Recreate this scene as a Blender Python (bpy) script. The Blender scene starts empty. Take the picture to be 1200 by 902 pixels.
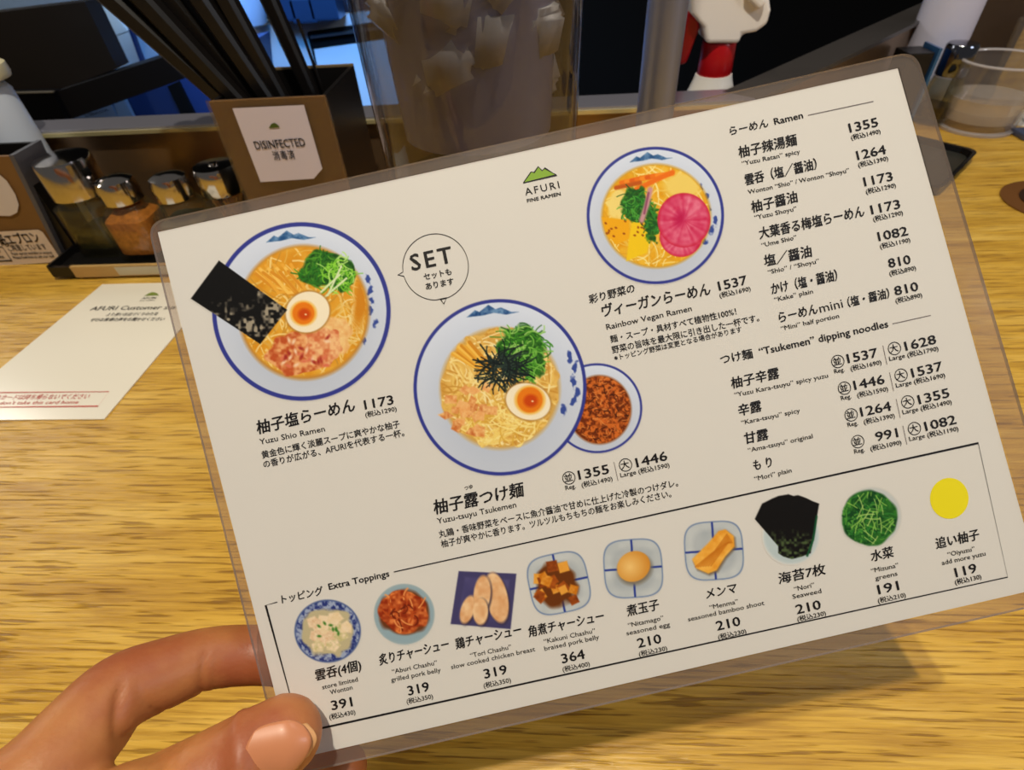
import bpy, bmesh, math, random
import numpy as np
from mathutils import Vector, Matrix
random.seed(7); rng = np.random.default_rng(7)
SC = bpy.context.scene; COL = SC.collection
R = math.radians

# ---------------------------------------------------------------- camera
FPX = 640.0; H = 0.24
CX = np.array([0.99781847, -0.01140242, -0.06502522])
CY = np.array([0.03919205, -0.69030738, 0.72245394])
CU = np.array([-0.05312511, -0.72342636, -0.68835458])
CX /= np.linalg.norm(CX); CU -= CX * (CU @ CX); CU /= np.linalg.norm(CU); CY = np.cross(CU, CX)
M = np.array([CX, CY, CU])                       # camera (right, down, forward) -> world
EYE = np.array([0, 0, H])
cam = bpy.data.cameras.new('camera'); camo = bpy.data.objects.new('camera', cam); COL.objects.link(camo)
r_, d_, f_ = M[:, 0], M[:, 1], M[:, 2]
camo.matrix_world = Matrix([[r_[0], -d_[0], -f_[0], 0], [r_[1], -d_[1], -f_[1], 0], [r_[2], -d_[2], -f_[2], H], [0, 0, 0, 1]])
cam.sensor_width = 36; cam.lens = 36 * FPX / 1200; cam.clip_start = .005; cam.clip_end = 30
cam.dof.use_dof = True; cam.dof.focus_distance = .152; cam.dof.aperture_fstop = 26
SC.camera = camo

# ---------------------------------------------------------------- light
w = bpy.data.worlds.new('world'); SC.world = w; w.use_nodes = True
bg = w.node_tree.nodes['Background']; bg.inputs[0].default_value = (.92, .87, .82, 1); bg.inputs[1].default_value = .125
def area(name, loc, target, size, power, color, size_y=None, spread=180):
    l = bpy.data.lights.new(name, 'AREA'); l.energy = power; l.color = color; l.size = size; l.spread = R(spread)
    if size_y: l.shape = 'RECTANGLE'; l.size_y = size_y
    o = bpy.data.objects.new(name, l); COL.objects.link(o); o.location = loc
    o.rotation_euler = (Vector(target) - Vector(loc)).to_track_quat('-Z', 'Y').to_euler()
    return o
area('pendant_light', (-.02, -.02, 1.28), (0, .15, 0), .032, 16.5, (1, .90, .73))
area('ceiling_light', (1.0, .9, 1.5), (.1, .2, 0), .5, 5, (1, .92, .92))
area('second_pendant_light', (-.31, .33, 1.28), (-.25, .35, 0), .06, 2.0, (1, .88, .70))
area('side_fill', (1.35, -.3, .85), (-.1, .35, .1), .4, 6.5, (.84, .89, 1))  # added fill with no visible source, brightens the jug and box fronts
area('window_light', (-1.45, .86, .86), (-.3, .25, 0), .16, 5, (1, .94, .84))
area('kitchen_blue_light', (-.34, .80, .45), (-.36, 1.25, -.05), .3, 4.6, (.05, .36, 1.0), spread=100)
area('kitchen_lamp', (-.75, .85, .9), (-.95, 1.6, .1), .3, 8, (.50, .74, 1.0), spread=100)
SC.view_settings.view_transform = 'Standard'; SC.view_settings.look = 'None'; SC.view_settings.gamma = 1
SC.view_settings.use_curve_mapping = False
SC.view_settings.exposure = -0.48
SC.cycles.transparent_max_bounces = 40; SC.cycles.max_bounces = 12

# ---------------------------------------------------------------- projection helpers
def ray(px, py): return M @ np.array([(px - 600) / FPX, (py - 451) / FPX, 1.0])
def tb(px, py, z=0.0):
    r = ray(px, py); return EYE + r * (z - H) / r[2]
def aty(px, py, Y):
    r = ray(px, py); return EYE + r * Y / r[1]
def cm(x, y, z): return EYE + M @ (np.array([x, y, z]) / 1000.0)          # camera millimetres
def cp(px, py, zmm): return cm((px - 600) / FPX * zmm, (py - 451) / FPX * zmm, zmm)

# ---------------------------------------------------------------- object helpers
def link(name, me, mat=None, parent=None):
    o = bpy.data.objects.new(name, me); COL.objects.link(o)
    if mat is not None:
        for m in (mat if isinstance(mat, list) else [mat]): me.materials.append(m)
    if parent is not None:
        o.parent = parent; o.matrix_parent_inverse = Matrix.Translation(parent.location).inverted()
    return o
def tag(o, label, cat, group=None):
    o['label'] = label; o['category'] = cat
    if group: o['group'] = group
    return o
def struct(o): o['kind'] = 'structure'; return o
def thing(name, loc, label, cat, group=None):
    o = bpy.data.objects.new(name, None); COL.objects.link(o); o.location = [float(v) for v in loc]
    o.empty_display_size = .02
    return tag(o, label, cat, group)
def mesh(verts, faces, smooth=False):
    me = bpy.data.meshes.new('mesh'); me.from_pydata([tuple(map(float, v)) for v in verts], [], faces); me.update()
    bm = bmesh.new(); bm.from_mesh(me); bmesh.ops.recalc_face_normals(bm, faces=bm.faces); bm.to_mesh(me); bm.free()
    if smooth: me.polygons.foreach_set('use_smooth', [True] * len(me.polygons))
    return me
def prism_pts(a, b):                               # two matching loops -> closed solid
    n = len(a); v = list(a) + list(b)
    f = [tuple(range(n)), tuple(range(2 * n - 1, n - 1, -1))] + [(i, (i + 1) % n, n + (i + 1) % n, n + i) for i in range(n)]
    return mesh(v, f)
def pprism(name, pts, Y, th, mat, parent=None):    # upright slab standing at world y=Y
    a = [aty(p[0], p[1], Y) for p in pts]; b = [p + np.array([0, th, 0]) for p in a]
    return link(name, prism_pts(a, b), mat, parent)
def box(name, lo, hi, mat, parent=None, bev=0.0, rot=0.0):
    lo = np.array(lo, float); hi = np.array(hi, float); c = (lo + hi) / 2
    bm = bmesh.new(); bmesh.ops.create_cube(bm, size=1)
    for v in bm.verts: v.co = Vector((v.co.x * (hi - lo)[0], v.co.y * (hi - lo)[1], v.co.z * (hi - lo)[2]))
    if bev: bmesh.ops.bevel(bm, geom=bm.edges[:], offset=bev, segments=2, profile=.7, affect='EDGES')
    if rot: bmesh.ops.rotate(bm, verts=bm.verts, cent=(0, 0, 0), matrix=Matrix.Rotation(rot, 3, 'Z'))
    bmesh.ops.translate(bm, verts=bm.verts, vec=Vector([float(q) for q in c]))
    me = bpy.data.meshes.new(name); bm.to_mesh(me); bm.free()
    return link(name, me, mat, parent)
def lathe(name, x, y, prof, mat, parent=None, seg=48, closed=False):
    v = []; f = []
    n = len(prof)
    for r, z in prof:
        for k in range(seg):
            a = 2 * math.pi * k / seg; v.append((x + r * math.cos(a), y + r * math.sin(a), z))
    for i in range(n - 1):
        for k in range(seg):
            f.append((i * seg + k, i * seg + (k + 1) % seg, (i + 1) * seg + (k + 1) % seg, (i + 1) * seg + k))
    if closed:
        for k in range(seg): f.append(((n - 1) * seg + k, (n - 1) * seg + (k + 1) % seg, (k + 1) % seg, k))
    else:
        f.append(tuple(range(seg))[::-1]); f.append(tuple((n - 1) * seg + k for k in range(seg)))
    me = mesh(v, f, True)
    o = link(name, me, mat, parent)
    try: me.set_sharp_from_angle(angle=R(40))
    except Exception: pass
    return o
def sqtube(name, x, y, prof, mat, parent=None, rnd=.25, rot=0.0, closed=False):   # rounded-square lathe
    seg = 32; v = []; f = []; n = len(prof)
    for r, z in prof:
        for k in range(seg):
            a = 2 * math.pi * k / seg; c, s = math.cos(a), math.sin(a)
            q = r / (abs(c) ** 5 + abs(s) ** 5) ** .2
            xx, yy = q * c, q * s
            v.append((x + xx * math.cos(rot) - yy * math.sin(rot), y + xx * math.sin(rot) + yy * math.cos(rot), z))
    for i in range(n - 1):
        for k in range(seg): f.append((i * seg + k, i * seg + (k + 1) % seg, (i + 1) * seg + (k + 1) % seg, (i + 1) * seg + k))
    if closed:
        for k in range(seg): f.append(((n - 1) * seg + k, (n - 1) * seg + (k + 1) % seg, (k + 1) % seg, k))
    else: f.append(tuple(range(seg))[::-1]); f.append(tuple((n - 1) * seg + k for k in range(seg)))
    me = mesh(v, f, True)
    try: me.set_sharp_from_angle(angle=R(40))
    except Exception: pass
    return link(name, me, mat, parent)

# ---------------------------------------------------------------- materials
def s2l(c): return tuple(((x / 255) / 12.92 if x / 255 <= .04045 else ((x / 255 + .055) / 1.055) ** 2.4) for x in c)
class Mat:
    def __init__(s, name):
        s.m = bpy.data.materials.new(name); s.m.use_nodes = True; s.nt = s.m.node_tree; s.n = s.nt.nodes; s.l = s.nt.links
        s.b = s.n['Principled BSDF']; s.out = s.n['Material Output']
    def node(s, t, **k):
        q = s.n.new(t)
        for a, v in k.items(): setattr(q, a, v)
        return q
def P(name, col, rough=.5, metal=0., spec=.5, emit=None, estr=0., noise=0., nscale=40., stretch=(1, 1, 1), coat=0., trans=0., ior=1.45, alpha=1., bump=0., sss=0.):
    q = Mat(name); b = q.b; c = (*s2l(col), 1)
    b.inputs['Base Color'].default_value = c; b.inputs['Roughness'].default_value = rough; b.inputs['Metallic'].default_value = metal
    b.inputs['Specular IOR Level'].default_value = spec; b.inputs['IOR'].default_value = ior
    b.inputs['Transmission Weight'].default_value = trans; b.inputs['Alpha'].default_value = alpha; b.inputs['Coat Weight'].default_value = coat
    if emit: b.inputs['Emission Color'].default_value = (*s2l(emit), 1); b.inputs['Emission Strength'].default_value = estr
    if sss: b.inputs['Subsurface Weight'].default_value = sss; b.inputs['Subsurface Radius'].default_value = (1, .35, .2); b.inputs['Subsurface Scale'].default_value = .003
    if noise or bump:
        tc = q.node('ShaderNodeTexCoord'); mp = q.node('ShaderNodeMapping'); mp.inputs['Scale'].default_value = stretch
        nz = q.node('ShaderNodeTexNoise'); nz.inputs['Scale'].default_value = nscale; nz.inputs['Detail'].default_value = 4
        q.l.new(tc.outputs['Object'], mp.inputs[0]); q.l.new(mp.outputs[0], nz.inputs[0])
        if noise:
            mx = q.node('ShaderNodeMix', data_type='RGBA'); mx.inputs[6].default_value = tuple(v * (1 - noise) for v in c[:3]) + (1,)
            mx.inputs[7].default_value = tuple(min(1, v * (1 + noise)) for v in c[:3]) + (1,)
            q.l.new(nz.outputs[0], mx.inputs[0]); q.l.new(mx.outputs[2], b.inputs['Base Color'])
        if bump:
            bp = q.node('ShaderNodeBump'); bp.inputs['Strength'].default_value = bump; bp.inputs['Distance'].default_value = .001
            q.l.new(nz.outputs[0], bp.inputs['Height']); q.l.new(bp.outputs[0], b.inputs['Normal'])
    return q.m
def clear(name, tint=(255, 255, 255), haze=.0, hazecol=(200, 200, 200), rough=.03, ior=1.45, bump=0., bscale=60):
    q = Mat(name); q.n.remove(q.b)
    tr = q.node('ShaderNodeBsdfTransparent'); tr.inputs[0].default_value = (*s2l(tint), 1)
    df = q.node('ShaderNodeBsdfDiffuse'); df.inputs[0].default_value = (*s2l(hazecol), 1)
    gl = q.node('ShaderNodeBsdfGlossy'); gl.inputs['Roughness'].default_value = rough
    m1 = q.node('ShaderNodeMixShader'); m1.inputs[0].default_value = haze
    q.l.new(tr.outputs[0], m1.inputs[1]); q.l.new(df.outputs[0], m1.inputs[2])
    fr = q.node('ShaderNodeFresnel'); ge = q.node('ShaderNodeNewGeometry'); mi = q.node('ShaderNodeMix', data_type='FLOAT')
    mi.inputs[2].default_value = ior; mi.inputs[3].default_value = 1 / ior; q.l.new(ge.outputs['Backfacing'], mi.inputs[0]); q.l.new(mi.outputs[0], fr.inputs[0])
    m2 = q.node('ShaderNodeMixShader'); q.l.new(fr.outputs[0], m2.inputs[0]); q.l.new(m1.outputs[0], m2.inputs[1]); q.l.new(gl.outputs[0], m2.inputs[2])
    if bump:
        tc = q.node('ShaderNodeTexCoord'); nz = q.node('ShaderNodeTexNoise'); nz.inputs['Scale'].default_value = bscale; nz.inputs['Detail'].default_value = 2
        bp = q.node('ShaderNodeBump'); bp.inputs['Strength'].default_value = bump; bp.inputs['Distance'].default_value = .001
        q.l.new(tc.outputs['Object'], nz.inputs[0]); q.l.new(nz.outputs[0], bp.inputs['Height'])
        q.l.new(bp.outputs[0], gl.inputs['Normal']); q.l.new(bp.outputs[0], fr.inputs['Normal'])
    q.l.new(m2.outputs[0], q.out.inputs[0]); return q.m
def wood():
    q = Mat('oak_veneer'); b = q.b
    tc = q.node('ShaderNodeTexCoord')
    def nz(scale, st, det=3, rough=.55, dist=0.):
        mp = q.node('ShaderNodeMapping'); mp.inputs['Scale'].default_value = st; q.l.new(tc.outputs['Object'], mp.inputs[0])
        t = q.node('ShaderNodeTexNoise'); t.inputs['Scale'].default_value = scale; t.inputs['Detail'].default_value = det
        t.inputs['Roughness'].default_value = rough; t.inputs['Distortion'].default_value = dist
        q.l.new(mp.outputs[0], t.inputs[0]); return t.outputs[0]
    big = nz(7, (1, 9, 1), 4, .6, .4); fine = nz(22, (1, 30, 1), 4, .65, .2); pore = nz(30, (1, 20, 1), 2, .5)
    r1 = q.node('ShaderNodeValToRGB'); e = r1.color_ramp.elements
    e[0].position = .28; e[0].color = (*s2l((184, 136, 40)), 1); e[1].position = .75; e[1].color = (*s2l((240, 200, 98)), 1)
    mid = e.new(.5); mid.color = (*s2l((220, 174, 64)), 1)
    q.l.new(big, r1.inputs[0])
    r2 = q.node('ShaderNodeValToRGB'); e = r2.color_ramp.elements
    e[0].position = .36; e[0].color = (.56, .47, .32, 1); e[1].position = .58; e[1].color = (1.0, 1.0, 1.0, 1)
    q.l.new(fine, r2.inputs[0])
    m1 = q.node('ShaderNodeMix', data_type='RGBA', blend_type='MULTIPLY'); m1.inputs[0].default_value = .62
    q.l.new(r1.outputs[0], m1.inputs[6]); q.l.new(r2.outputs[0], m1.inputs[7])
    r3 = q.node('ShaderNodeValToRGB'); e = r3.color_ramp.elements
    e[0].position = .355; e[0].color = (.28, .18, .10, 1); e[1].position = .43; e[1].color = (1, 1, 1, 1)
    q.l.new(pore, r3.inputs[0])
    m2 = q.node('ShaderNodeMix', data_type='RGBA', blend_type='MULTIPLY'); m2.inputs[0].default_value = .62
    q.l.new(m1.outputs[2], m2.inputs[6]); q.l.new(r3.outputs[0], m2.inputs[7])
    q.l.new(m2.outputs[2], b.inputs['Base Color'])
    add = q.node('ShaderNodeMath', operation='ADD'); q.l.new(r3.outputs[0], add.inputs[0]); q.l.new(fine, add.inputs[1])
    bp = q.node('ShaderNodeBump'); bp.inputs['Strength'].default_value = .55; bp.inputs['Distance'].default_value = .0006
    q.l.new(add.outputs[0], bp.inputs['Height']); q.l.new(bp.outputs[0], b.inputs['Normal'])
    b.inputs['Roughness'].default_value = .36; b.inputs['Specular IOR Level'].default_value = .45
    return q.m
WOOD = wood()
BLACK = P('black_plastic', (18, 17, 17), .35)
DARK = P('dark_void', (10, 10, 11), .8, spec=.1)
CHROME = P('chrome', (205, 200, 195), .12, 1.)
STEEL = P('brushed_steel', (150, 148, 150), .35, 1., noise=.12, nscale=30, stretch=(1, 1, 12))
BRONZE = P('backsplash_steel', (150, 122, 92), .28, .75, noise=.25, nscale=9, stretch=(3, 1, .2), bump=.12)
LIP = P('steel_lip', (186, 186, 202), .32, .8)
KRAFT = P('kraft_brown', (122, 88, 50), .45, noise=.12, nscale=60)
WHITEP = P('white_plastic', (240, 236, 232), .35, sss=0)
CREAM = P('cream_label', (226, 208, 190), .5)
LABELW = P('white_label', (222, 215, 232), .5)
INK = P('black_ink', (22, 20, 24), .55, spec=.3)
INKRED = P('red_ink', (196, 70, 62), .55)
GREENI = P('green_ink', (128, 172, 24), .55)
YELLOWI = P('yellow_ink', (240, 226, 0), .55)
GREYI = P('grey_ink', (120, 112, 112), .6)
PAPER = P('menu_paper', (222, 220, 217), .6, spec=.3, noise=.015, nscale=25)
CARD = P('card_paper', (240, 234, 218), .22, spec=.5)
GLASS = P('clear_glass', (255, 255, 255), .0, trans=1., ior=1.45)
THING = clear('thin_glass', (244, 244, 240), .03, (190, 180, 170), .02, 1.5)
FILM = clear('laminate_film', (253, 252, 250), .0, (220, 215, 220), .08, 1.36, .08, 45)
FILME = clear('laminate_margin', (240, 235, 232), .10, (212, 196, 184), .14, 1.45, .15, 60)
VC = Mat('printed_picture')
_a = VC.node('ShaderNodeVertexColor', layer_name='col'); VC.l.new(_a.outputs[0], VC.b.inputs['Base Color']); VC.b.inputs['Roughness'].default_value = .55
VC.b.inputs['Specular IOR Level'].default_value = .12; VC = VC.m

# ---------------------------------------------------------------- flat text and marks
def plane_frame(p0, n): return np.array(n) / np.linalg.norm(n)
def text(s, p0, p1, n, size, mat, parent, weight=.0, lift=.0, shear=0., name='printed_text', fit=True, center=False, space=1.0):
    p0 = np.array(p0); p1 = np.array(p1); n = np.array(n) / np.linalg.norm(n)
    cjk = any(ord(ch) > 0x2e00 for ch in s)
    c = bpy.data.curves.new('t', 'FONT'); c.body = s; c.size = 1; c.resolution_u = 2; c.offset = 0; c.shear = shear; c.space_character = space
    c.fill_mode = 'FRONT'
    o = bpy.data.objects.new('t', c); COL.objects.link(o)
    dg = bpy.context.evaluated_depsgraph_get(); me = bpy.data.meshes.new_from_object(o.evaluated_get(dg))
    bpy.data.objects.remove(o); bpy.data.curves.remove(c)
    nv = len(me.vertices); co = np.empty(nv * 3); me.vertices.foreach_get('co', co); co = co.reshape(-1, 3)
    x0, x1 = co[:, 0].min(), co[:, 0].max(); L = np.linalg.norm(p1 - p0)
    u = (p1 - p0) / L; v = np.cross(n, u)
    sx = L / (x1 - x0) if fit else size
    out = p0 + np.outer((co[:, 0] - x0) * sx, u) + np.outer(co[:, 1] * size, v) + n * lift
    me.vertices.foreach_set('co', out.ravel()); me.materials.clear(); me.update()
    if weight > 0.004:                        # heavier strokes: the same glyphs printed again a hair beside
        bm = bmesh.new(); bm.from_mesh(me)
        for i, (ox, oy) in enumerate(((.9, .3), (-.9, -.3), (.2, -.8))):
            n0 = len(bm.verts); bm.from_mesh(me); bm.verts.ensure_lookup_table()
            off = Vector([float(q) for q in (u * ox + v * oy) * weight * size * .75 + n * (i + 1) * 1.5e-6])
            for vv_ in bm.verts[n0:]: vv_.co += off
        bm.to_mesh(me); bm.free()
    return link(name, me, mat, parent)
def flat(name, pts3, n, lift, mat, parent):
    n = np.array(n) / np.linalg.norm(n)
    me = bpy.data.meshes.new(name); me.from_pydata([tuple(map(float, np.array(p) + n * lift)) for p in pts3], [], [tuple(range(len(pts3)))])
    bm = bmesh.new(); bm.from_mesh(me); bmesh.ops.triangulate(bm, faces=bm.faces); bm.to_mesh(me); bm.free()
    return link(name, me, mat, parent)
def polyline(name, pts3, width, n, lift, mat, parent, closed=False):
    n = np.array(n) / np.linalg.norm(n); p = [np.array(q) for q in pts3]; v = []; f = []
    m = len(p)
    for i in range(m):
        a = p[(i - 1) % m] if (closed or i > 0) else p[i]; b = p[(i + 1) % m] if (closed or i < m - 1) else p[i]
        d = (b - a) / np.linalg.norm(b - a); s = np.cross(n, d) * width / 2
        if 0 < i < m - 1 or closed:
            d1 = (p[i] - a) / np.linalg.norm(p[i] - a); s = s / max(.5, abs(d1 @ d))
        v += [p[i] + s + n * lift, p[i] - s + n * lift]
    for i in range(m if closed else m - 1):
        j = (i + 1) % m; f.append((2 * i, 2 * i + 1, 2 * j + 1, 2 * j))
    me = bpy.data.meshes.new(name); me.from_pydata([tuple(map(float, q)) for q in v], [], f)
    return link(name, me, mat, parent)

# ================================================================ SETTING
KF = -.75
struct(box('floor', (-3, -1.5, KF - .05), (3.5, 3.2, KF), P('kitchen_floor', (6, 6, 7), .6, noise=.2, nscale=5)))
struct(box('wall_back', (-3, 3.0, KF), (3.5, 3.1, 2.4), P('dark_wall', (4, 4, 5), .9, noise=.2, nscale=3)))
LZ = .09
LY = float(tb(413, 135.8, LZ)[1])
c1 = tb(880, 110, LZ)[:2]; c1[1] = LY; c2 = tb(1078, 22, LZ)[:2]
dv = (c2 - c1) / np.linalg.norm(c2 - c1); nv = np.array([-dv[1], dv[0]]); c3 = c1 + dv * 1.5
outer = [(-1.4, LY), tuple(c1), tuple(c3)]
tp = [(-1.4, -.55), (c3[0], -.55), tuple(c3), tuple(c1), (-1.4, LY)]
tabo = link('counter_top', prism_pts([(*p, 0.) for p in tp], [(*p, -.04) for p in tp]), WOOD)
tag(tabo, 'yellow oak wood counter top with dark grain streaks, under everything', 'counter')
box('counter_front', (-1.38, -.40, KF), (float(c3[0]) - .02, -.36, -.0402), P('counter_panel', (90, 60, 35), .6, noise=.1), tabo)
bs = thing('backsplash_ledge', (0, LY, 0), 'bronze steel upstand with bright steel lip along the back of the counter', 'ledge')
box('panel', (-1.4, LY + .0003, -.04), (float(c1[0]), LY + .012, LZ - .004), BRONZE, bs)
box('lip', (-1.4, LY - .004, LZ - .004), (float(c1[0]), LY + .028, LZ), LIP, bs, .0008)
def qprism(name, p, q, off0, off1, z0, z1, mat, parent):
    a = [(*(p + nv * off0), z0), (*(q + nv * off0), z0), (*(q + nv * off1), z0), (*(p + nv * off1), z0)]
    return link(name, prism_pts(a, [(x, y, z1) for x, y, z in a]), mat, parent)
box('edge_highlight', (-1.4, LY - .0062, LZ - .0052), (float(c1[0]), LY - .0041, LZ - .0022), P('painted_highlight', (226, 214, 160), .25, .6), bs)  # pale strip painting the highlight along the lip's lower edge
bs2 = thing('angled_ledge', (*c1, 0), 'dull grey steel upstand angling away behind the right part of the counter', 'ledge')
qprism('panel', c1, c3, 0, .012, -.04, LZ - .004, BRONZE, bs2)
qprism('lip', c1, c3, -.004, .03, LZ - .004, LZ, P('dull_lip', (88, 84, 82), .3, .5), bs2)

# ---- kitchen behind the ledge
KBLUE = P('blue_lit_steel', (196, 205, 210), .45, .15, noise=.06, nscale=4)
fr_ = thing('undercounter_fridge', aty(370, 100, 1.25), 'steel undercounter refrigerator glowing in blue light beyond the ledge', 'refrigerator')
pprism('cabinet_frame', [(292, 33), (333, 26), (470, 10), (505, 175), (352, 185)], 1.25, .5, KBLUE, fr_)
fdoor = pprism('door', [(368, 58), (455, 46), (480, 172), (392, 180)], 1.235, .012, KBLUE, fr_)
pprism('handle_recess', [(360, 38), (456, 24), (460, 43), (366, 58)], 1.238, .01, DARK, fdoor)
pprism('handle', [(363, 42.5), (456, 30), (457, 33.5), (364, 45.5)], 1.228, .008, STEEL, fdoor)
pprism('door_gap', [(360, 40), (362.5, 40), (376, 90), (392, 180), (388, 182), (373, 90)], 1.240, .008, DARK, fr_)
sh_ = thing('dark_shelf', aty(370, 10, 1.32), 'dark shelf with pots above the blue refrigerator', 'shelf')
pprism('board', [(300, 24), (415, 13), (500, 4), (500, -30), (300, -30)], 1.27, .4, P('shelf_dark', (14, 18, 34), .5), sh_)
bp_ = thing('glass_bowl', aty(295, 20, 1.2), 'small blue-lit glass bowl on the refrigerator top', 'bowl')
b_ = aty(294, 28, 1.22); lathe('bowl_body', b_[0], b_[1], [(.012, b_[2] - .006), (.030, b_[2]), (.040, b_[2] + .03), (.043, b_[2] + .07), (.040, b_[2] + .07), (.036, b_[2] + .03), (.012, b_[2] + .004)], P('frosted_bowl', (190, 205, 225), .3, trans=.3), bp_, 32)
for i, (x, y, s) in enumerate([(338, 6, 9), (362, 8, 8), (385, 5, 9)]):
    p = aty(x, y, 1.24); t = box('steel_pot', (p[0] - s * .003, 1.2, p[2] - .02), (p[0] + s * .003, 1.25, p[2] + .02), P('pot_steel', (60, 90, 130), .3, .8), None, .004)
    tag(t, ['small steel pot nearest the chopsticks on the dark shelf', 'middle small steel pot on the dark shelf', 'small steel pot beside the water jug on the dark shelf'][i], 'pot', 'pots on the shelf')
st = thing('steel_duct', aty(140, 40, 1.15), 'bright blue-white steel panelled duct beyond the dark monitor', 'duct')
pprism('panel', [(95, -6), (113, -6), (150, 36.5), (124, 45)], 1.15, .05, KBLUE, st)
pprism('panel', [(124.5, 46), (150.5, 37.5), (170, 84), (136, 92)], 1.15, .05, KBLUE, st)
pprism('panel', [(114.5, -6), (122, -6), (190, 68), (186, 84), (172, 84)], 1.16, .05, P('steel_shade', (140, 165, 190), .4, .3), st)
pprism('seam_rod', [(148, 28), (151, 28), (172, 86), (168.5, 86)], 1.12, .01, P('dark_seam', (30, 50, 90), .4), st)
w2 = tag(pprism('grey_shelf', [(-30, -30), (110, -30), (99, 1.5), (-30, 17)], 1.0, .1, P('shelf_grey', (120, 130, 140), .4, noise=.2, nscale=30)), 'pale grey shelf edge at the top left behind the monitor', 'shelf')
DKB = P('dark_brown_panel', (34, 27, 20), .45, noise=.35, nscale=6, stretch=(1, 1, 3))
mo = thing('till_monitor', aty(60, 60, .80), 'dark flat monitor back leaning beyond the ledge at top left', 'monitor')
pprism('monitor_back', [(-40, 19), (99, 2), (137.5, 80), (62, 108), (-40, 116)], .82, .03, DKB, mo)
pprism('stand_bar', [(62, 108.5), (191, 67), (216, 92), (80, 141)], .80, .05, P('bar_dark', (16, 12, 10), .5), mo)
pprism('port_cover', [(5, 110), (61, 108.5), (79, 142), (15, 146)], .79, .02, P('cover_black', (8, 7, 8), .3), mo)
pprism('lit_edge_line', [(5, 108.6), (61.5, 107.4), (62, 108.8), (5, 110.2)], .788, .004, P('lit_edge_grey', (110, 100, 84), .4), mo)  # lighter strip painting the light caught along this edge
nb = thing('navy_cabinet', aty(180, 120, .95), 'dark navy cabinet front behind the chopsticks, below the monitor', 'cabinet')
pprism('cabinet_body', [(70, 146), (210, 80), (262, 70), (275, 150)], .95, .2, P('navy_panel', (36, 56, 104), .4), nb)
pprism('door', [(146, 108), (200, 88), (232, 148), (158, 150)], .94, .008, P('navy_door', (30, 46, 84), .35), nb)
pprism('slot', [(196, 101), (208, 96), (230, 140), (215, 140)], .935, .008, DARK, nb)
pprism('pale_strip', [(131, 113), (142, 110), (157, 140), (140, 142)], .93, .008, P('strip_grey', (126, 136, 150), .5), nb)
nl = pprism('notice', [(80, 142), (127, 117), (139, 140)], .93, .006, P('notice_grey', (120, 128, 142), .5), nb)
text('INTERNATIONAL', aty(101, 137.6, .9285), aty(128, 129.5, .9285), (0, -1, 0), .006, INK, nl, .02)

# ---- trigger spray behind the ledge
sy = LY + .075
c_ = aty(840, 66, sy); sx = float(c_[0]); zc = float(c_[2])
sp = thing('spray_bottle', (sx, sy, KF), 'white trigger spray bottle with red collar standing beyond the ledge', 'spray bottle')
SHELFZ = zc - .14
tag(box('kitchen_counter', (-1.3, LY + .04, SHELFZ - .03), (float(c1[0]) - .02, LY + .22, SHELFZ), DARK), 'black kitchen shelf just below the ledge, holding the spray bottle', 'shelf')
sp.location = (sx, sy, SHELFZ)
red = P('red_plastic', (176, 14, 22), .3)
u = 1 / 640 * float(((M.T @ (c_ - EYE))[2]))     # metres per pixel there
lathe('bottle_body', sx, sy, [(.03, SHELFZ), (.042, SHELFZ + .004), (.042, zc - .085), (.036, zc - .065), (23 * u, zc - .02), (21 * u, zc - .014)], P('white_bottle', (228, 224, 218), .35), sp, 40)
lathe('collar', sx, sy, [(19 * u, zc - .0145), (19.8 * u, zc - .012), (19 * u, zc + .011), (18 * u, zc + .0125)], red, sp, 40)
yb = sy
hd = [aty(*p, yb) for p in [(823, 46), (820, 28), (806, 12), (803, -22), (850, -28), (893, -22), (897, 8), (893, 24), (880, 33), (864, 36), (861, 46)]]
def slab(name, pts, th, mat, parent, bev=.004):
    a = [p - np.array([0, th / 2, 0]) for p in pts]; b = [p + np.array([0, th / 2, 0]) for p in pts]
    o = link(name, prism_pts(a, b), mat, parent); m = o.modifiers.new('b', 'BEVEL'); m.width = bev; m.segments = 3; m.limit_method = 'ANGLE'; m.angle_limit = R(50)
    return o
thd = slab('trigger_head', hd, .034, WHITEP, sp, .006)
slab('trigger', [aty(*p, yb) for p in [(806, 10), (817, 20), (819, 30), (808, 60), (802, 74), (791, 74), (794, 50), (800, 28)]], .014, red, thd, .003)
slab('nozzle_rib', [aty(*p, yb - .017) for p in [(872, -20), (892, -18), (896, 2), (889, 12), (872, -4)]], .012, WHITEP, thd, .003)

# ================================================================ THINGS ON THE COUNTER
# steel upright
pp = aty(776, 60, .40)
so = thing('steel_pole', (pp[0], .40, 0), 'brushed steel pole standing upright beside the red-collared spray bottle', 'pole')
lathe('pole', pp[0], .40, [(.0122, 0), (.0122, .60)], P('pole_steel', (150, 156, 184), .42, .85, noise=.1, nscale=20, stretch=(20, 20, .3)), so, 40)
lathe('base_flange', pp[0], .40, [(.025, 0.0002), (.025, .004), (.013, .006)], STEEL, so, 40)

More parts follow.
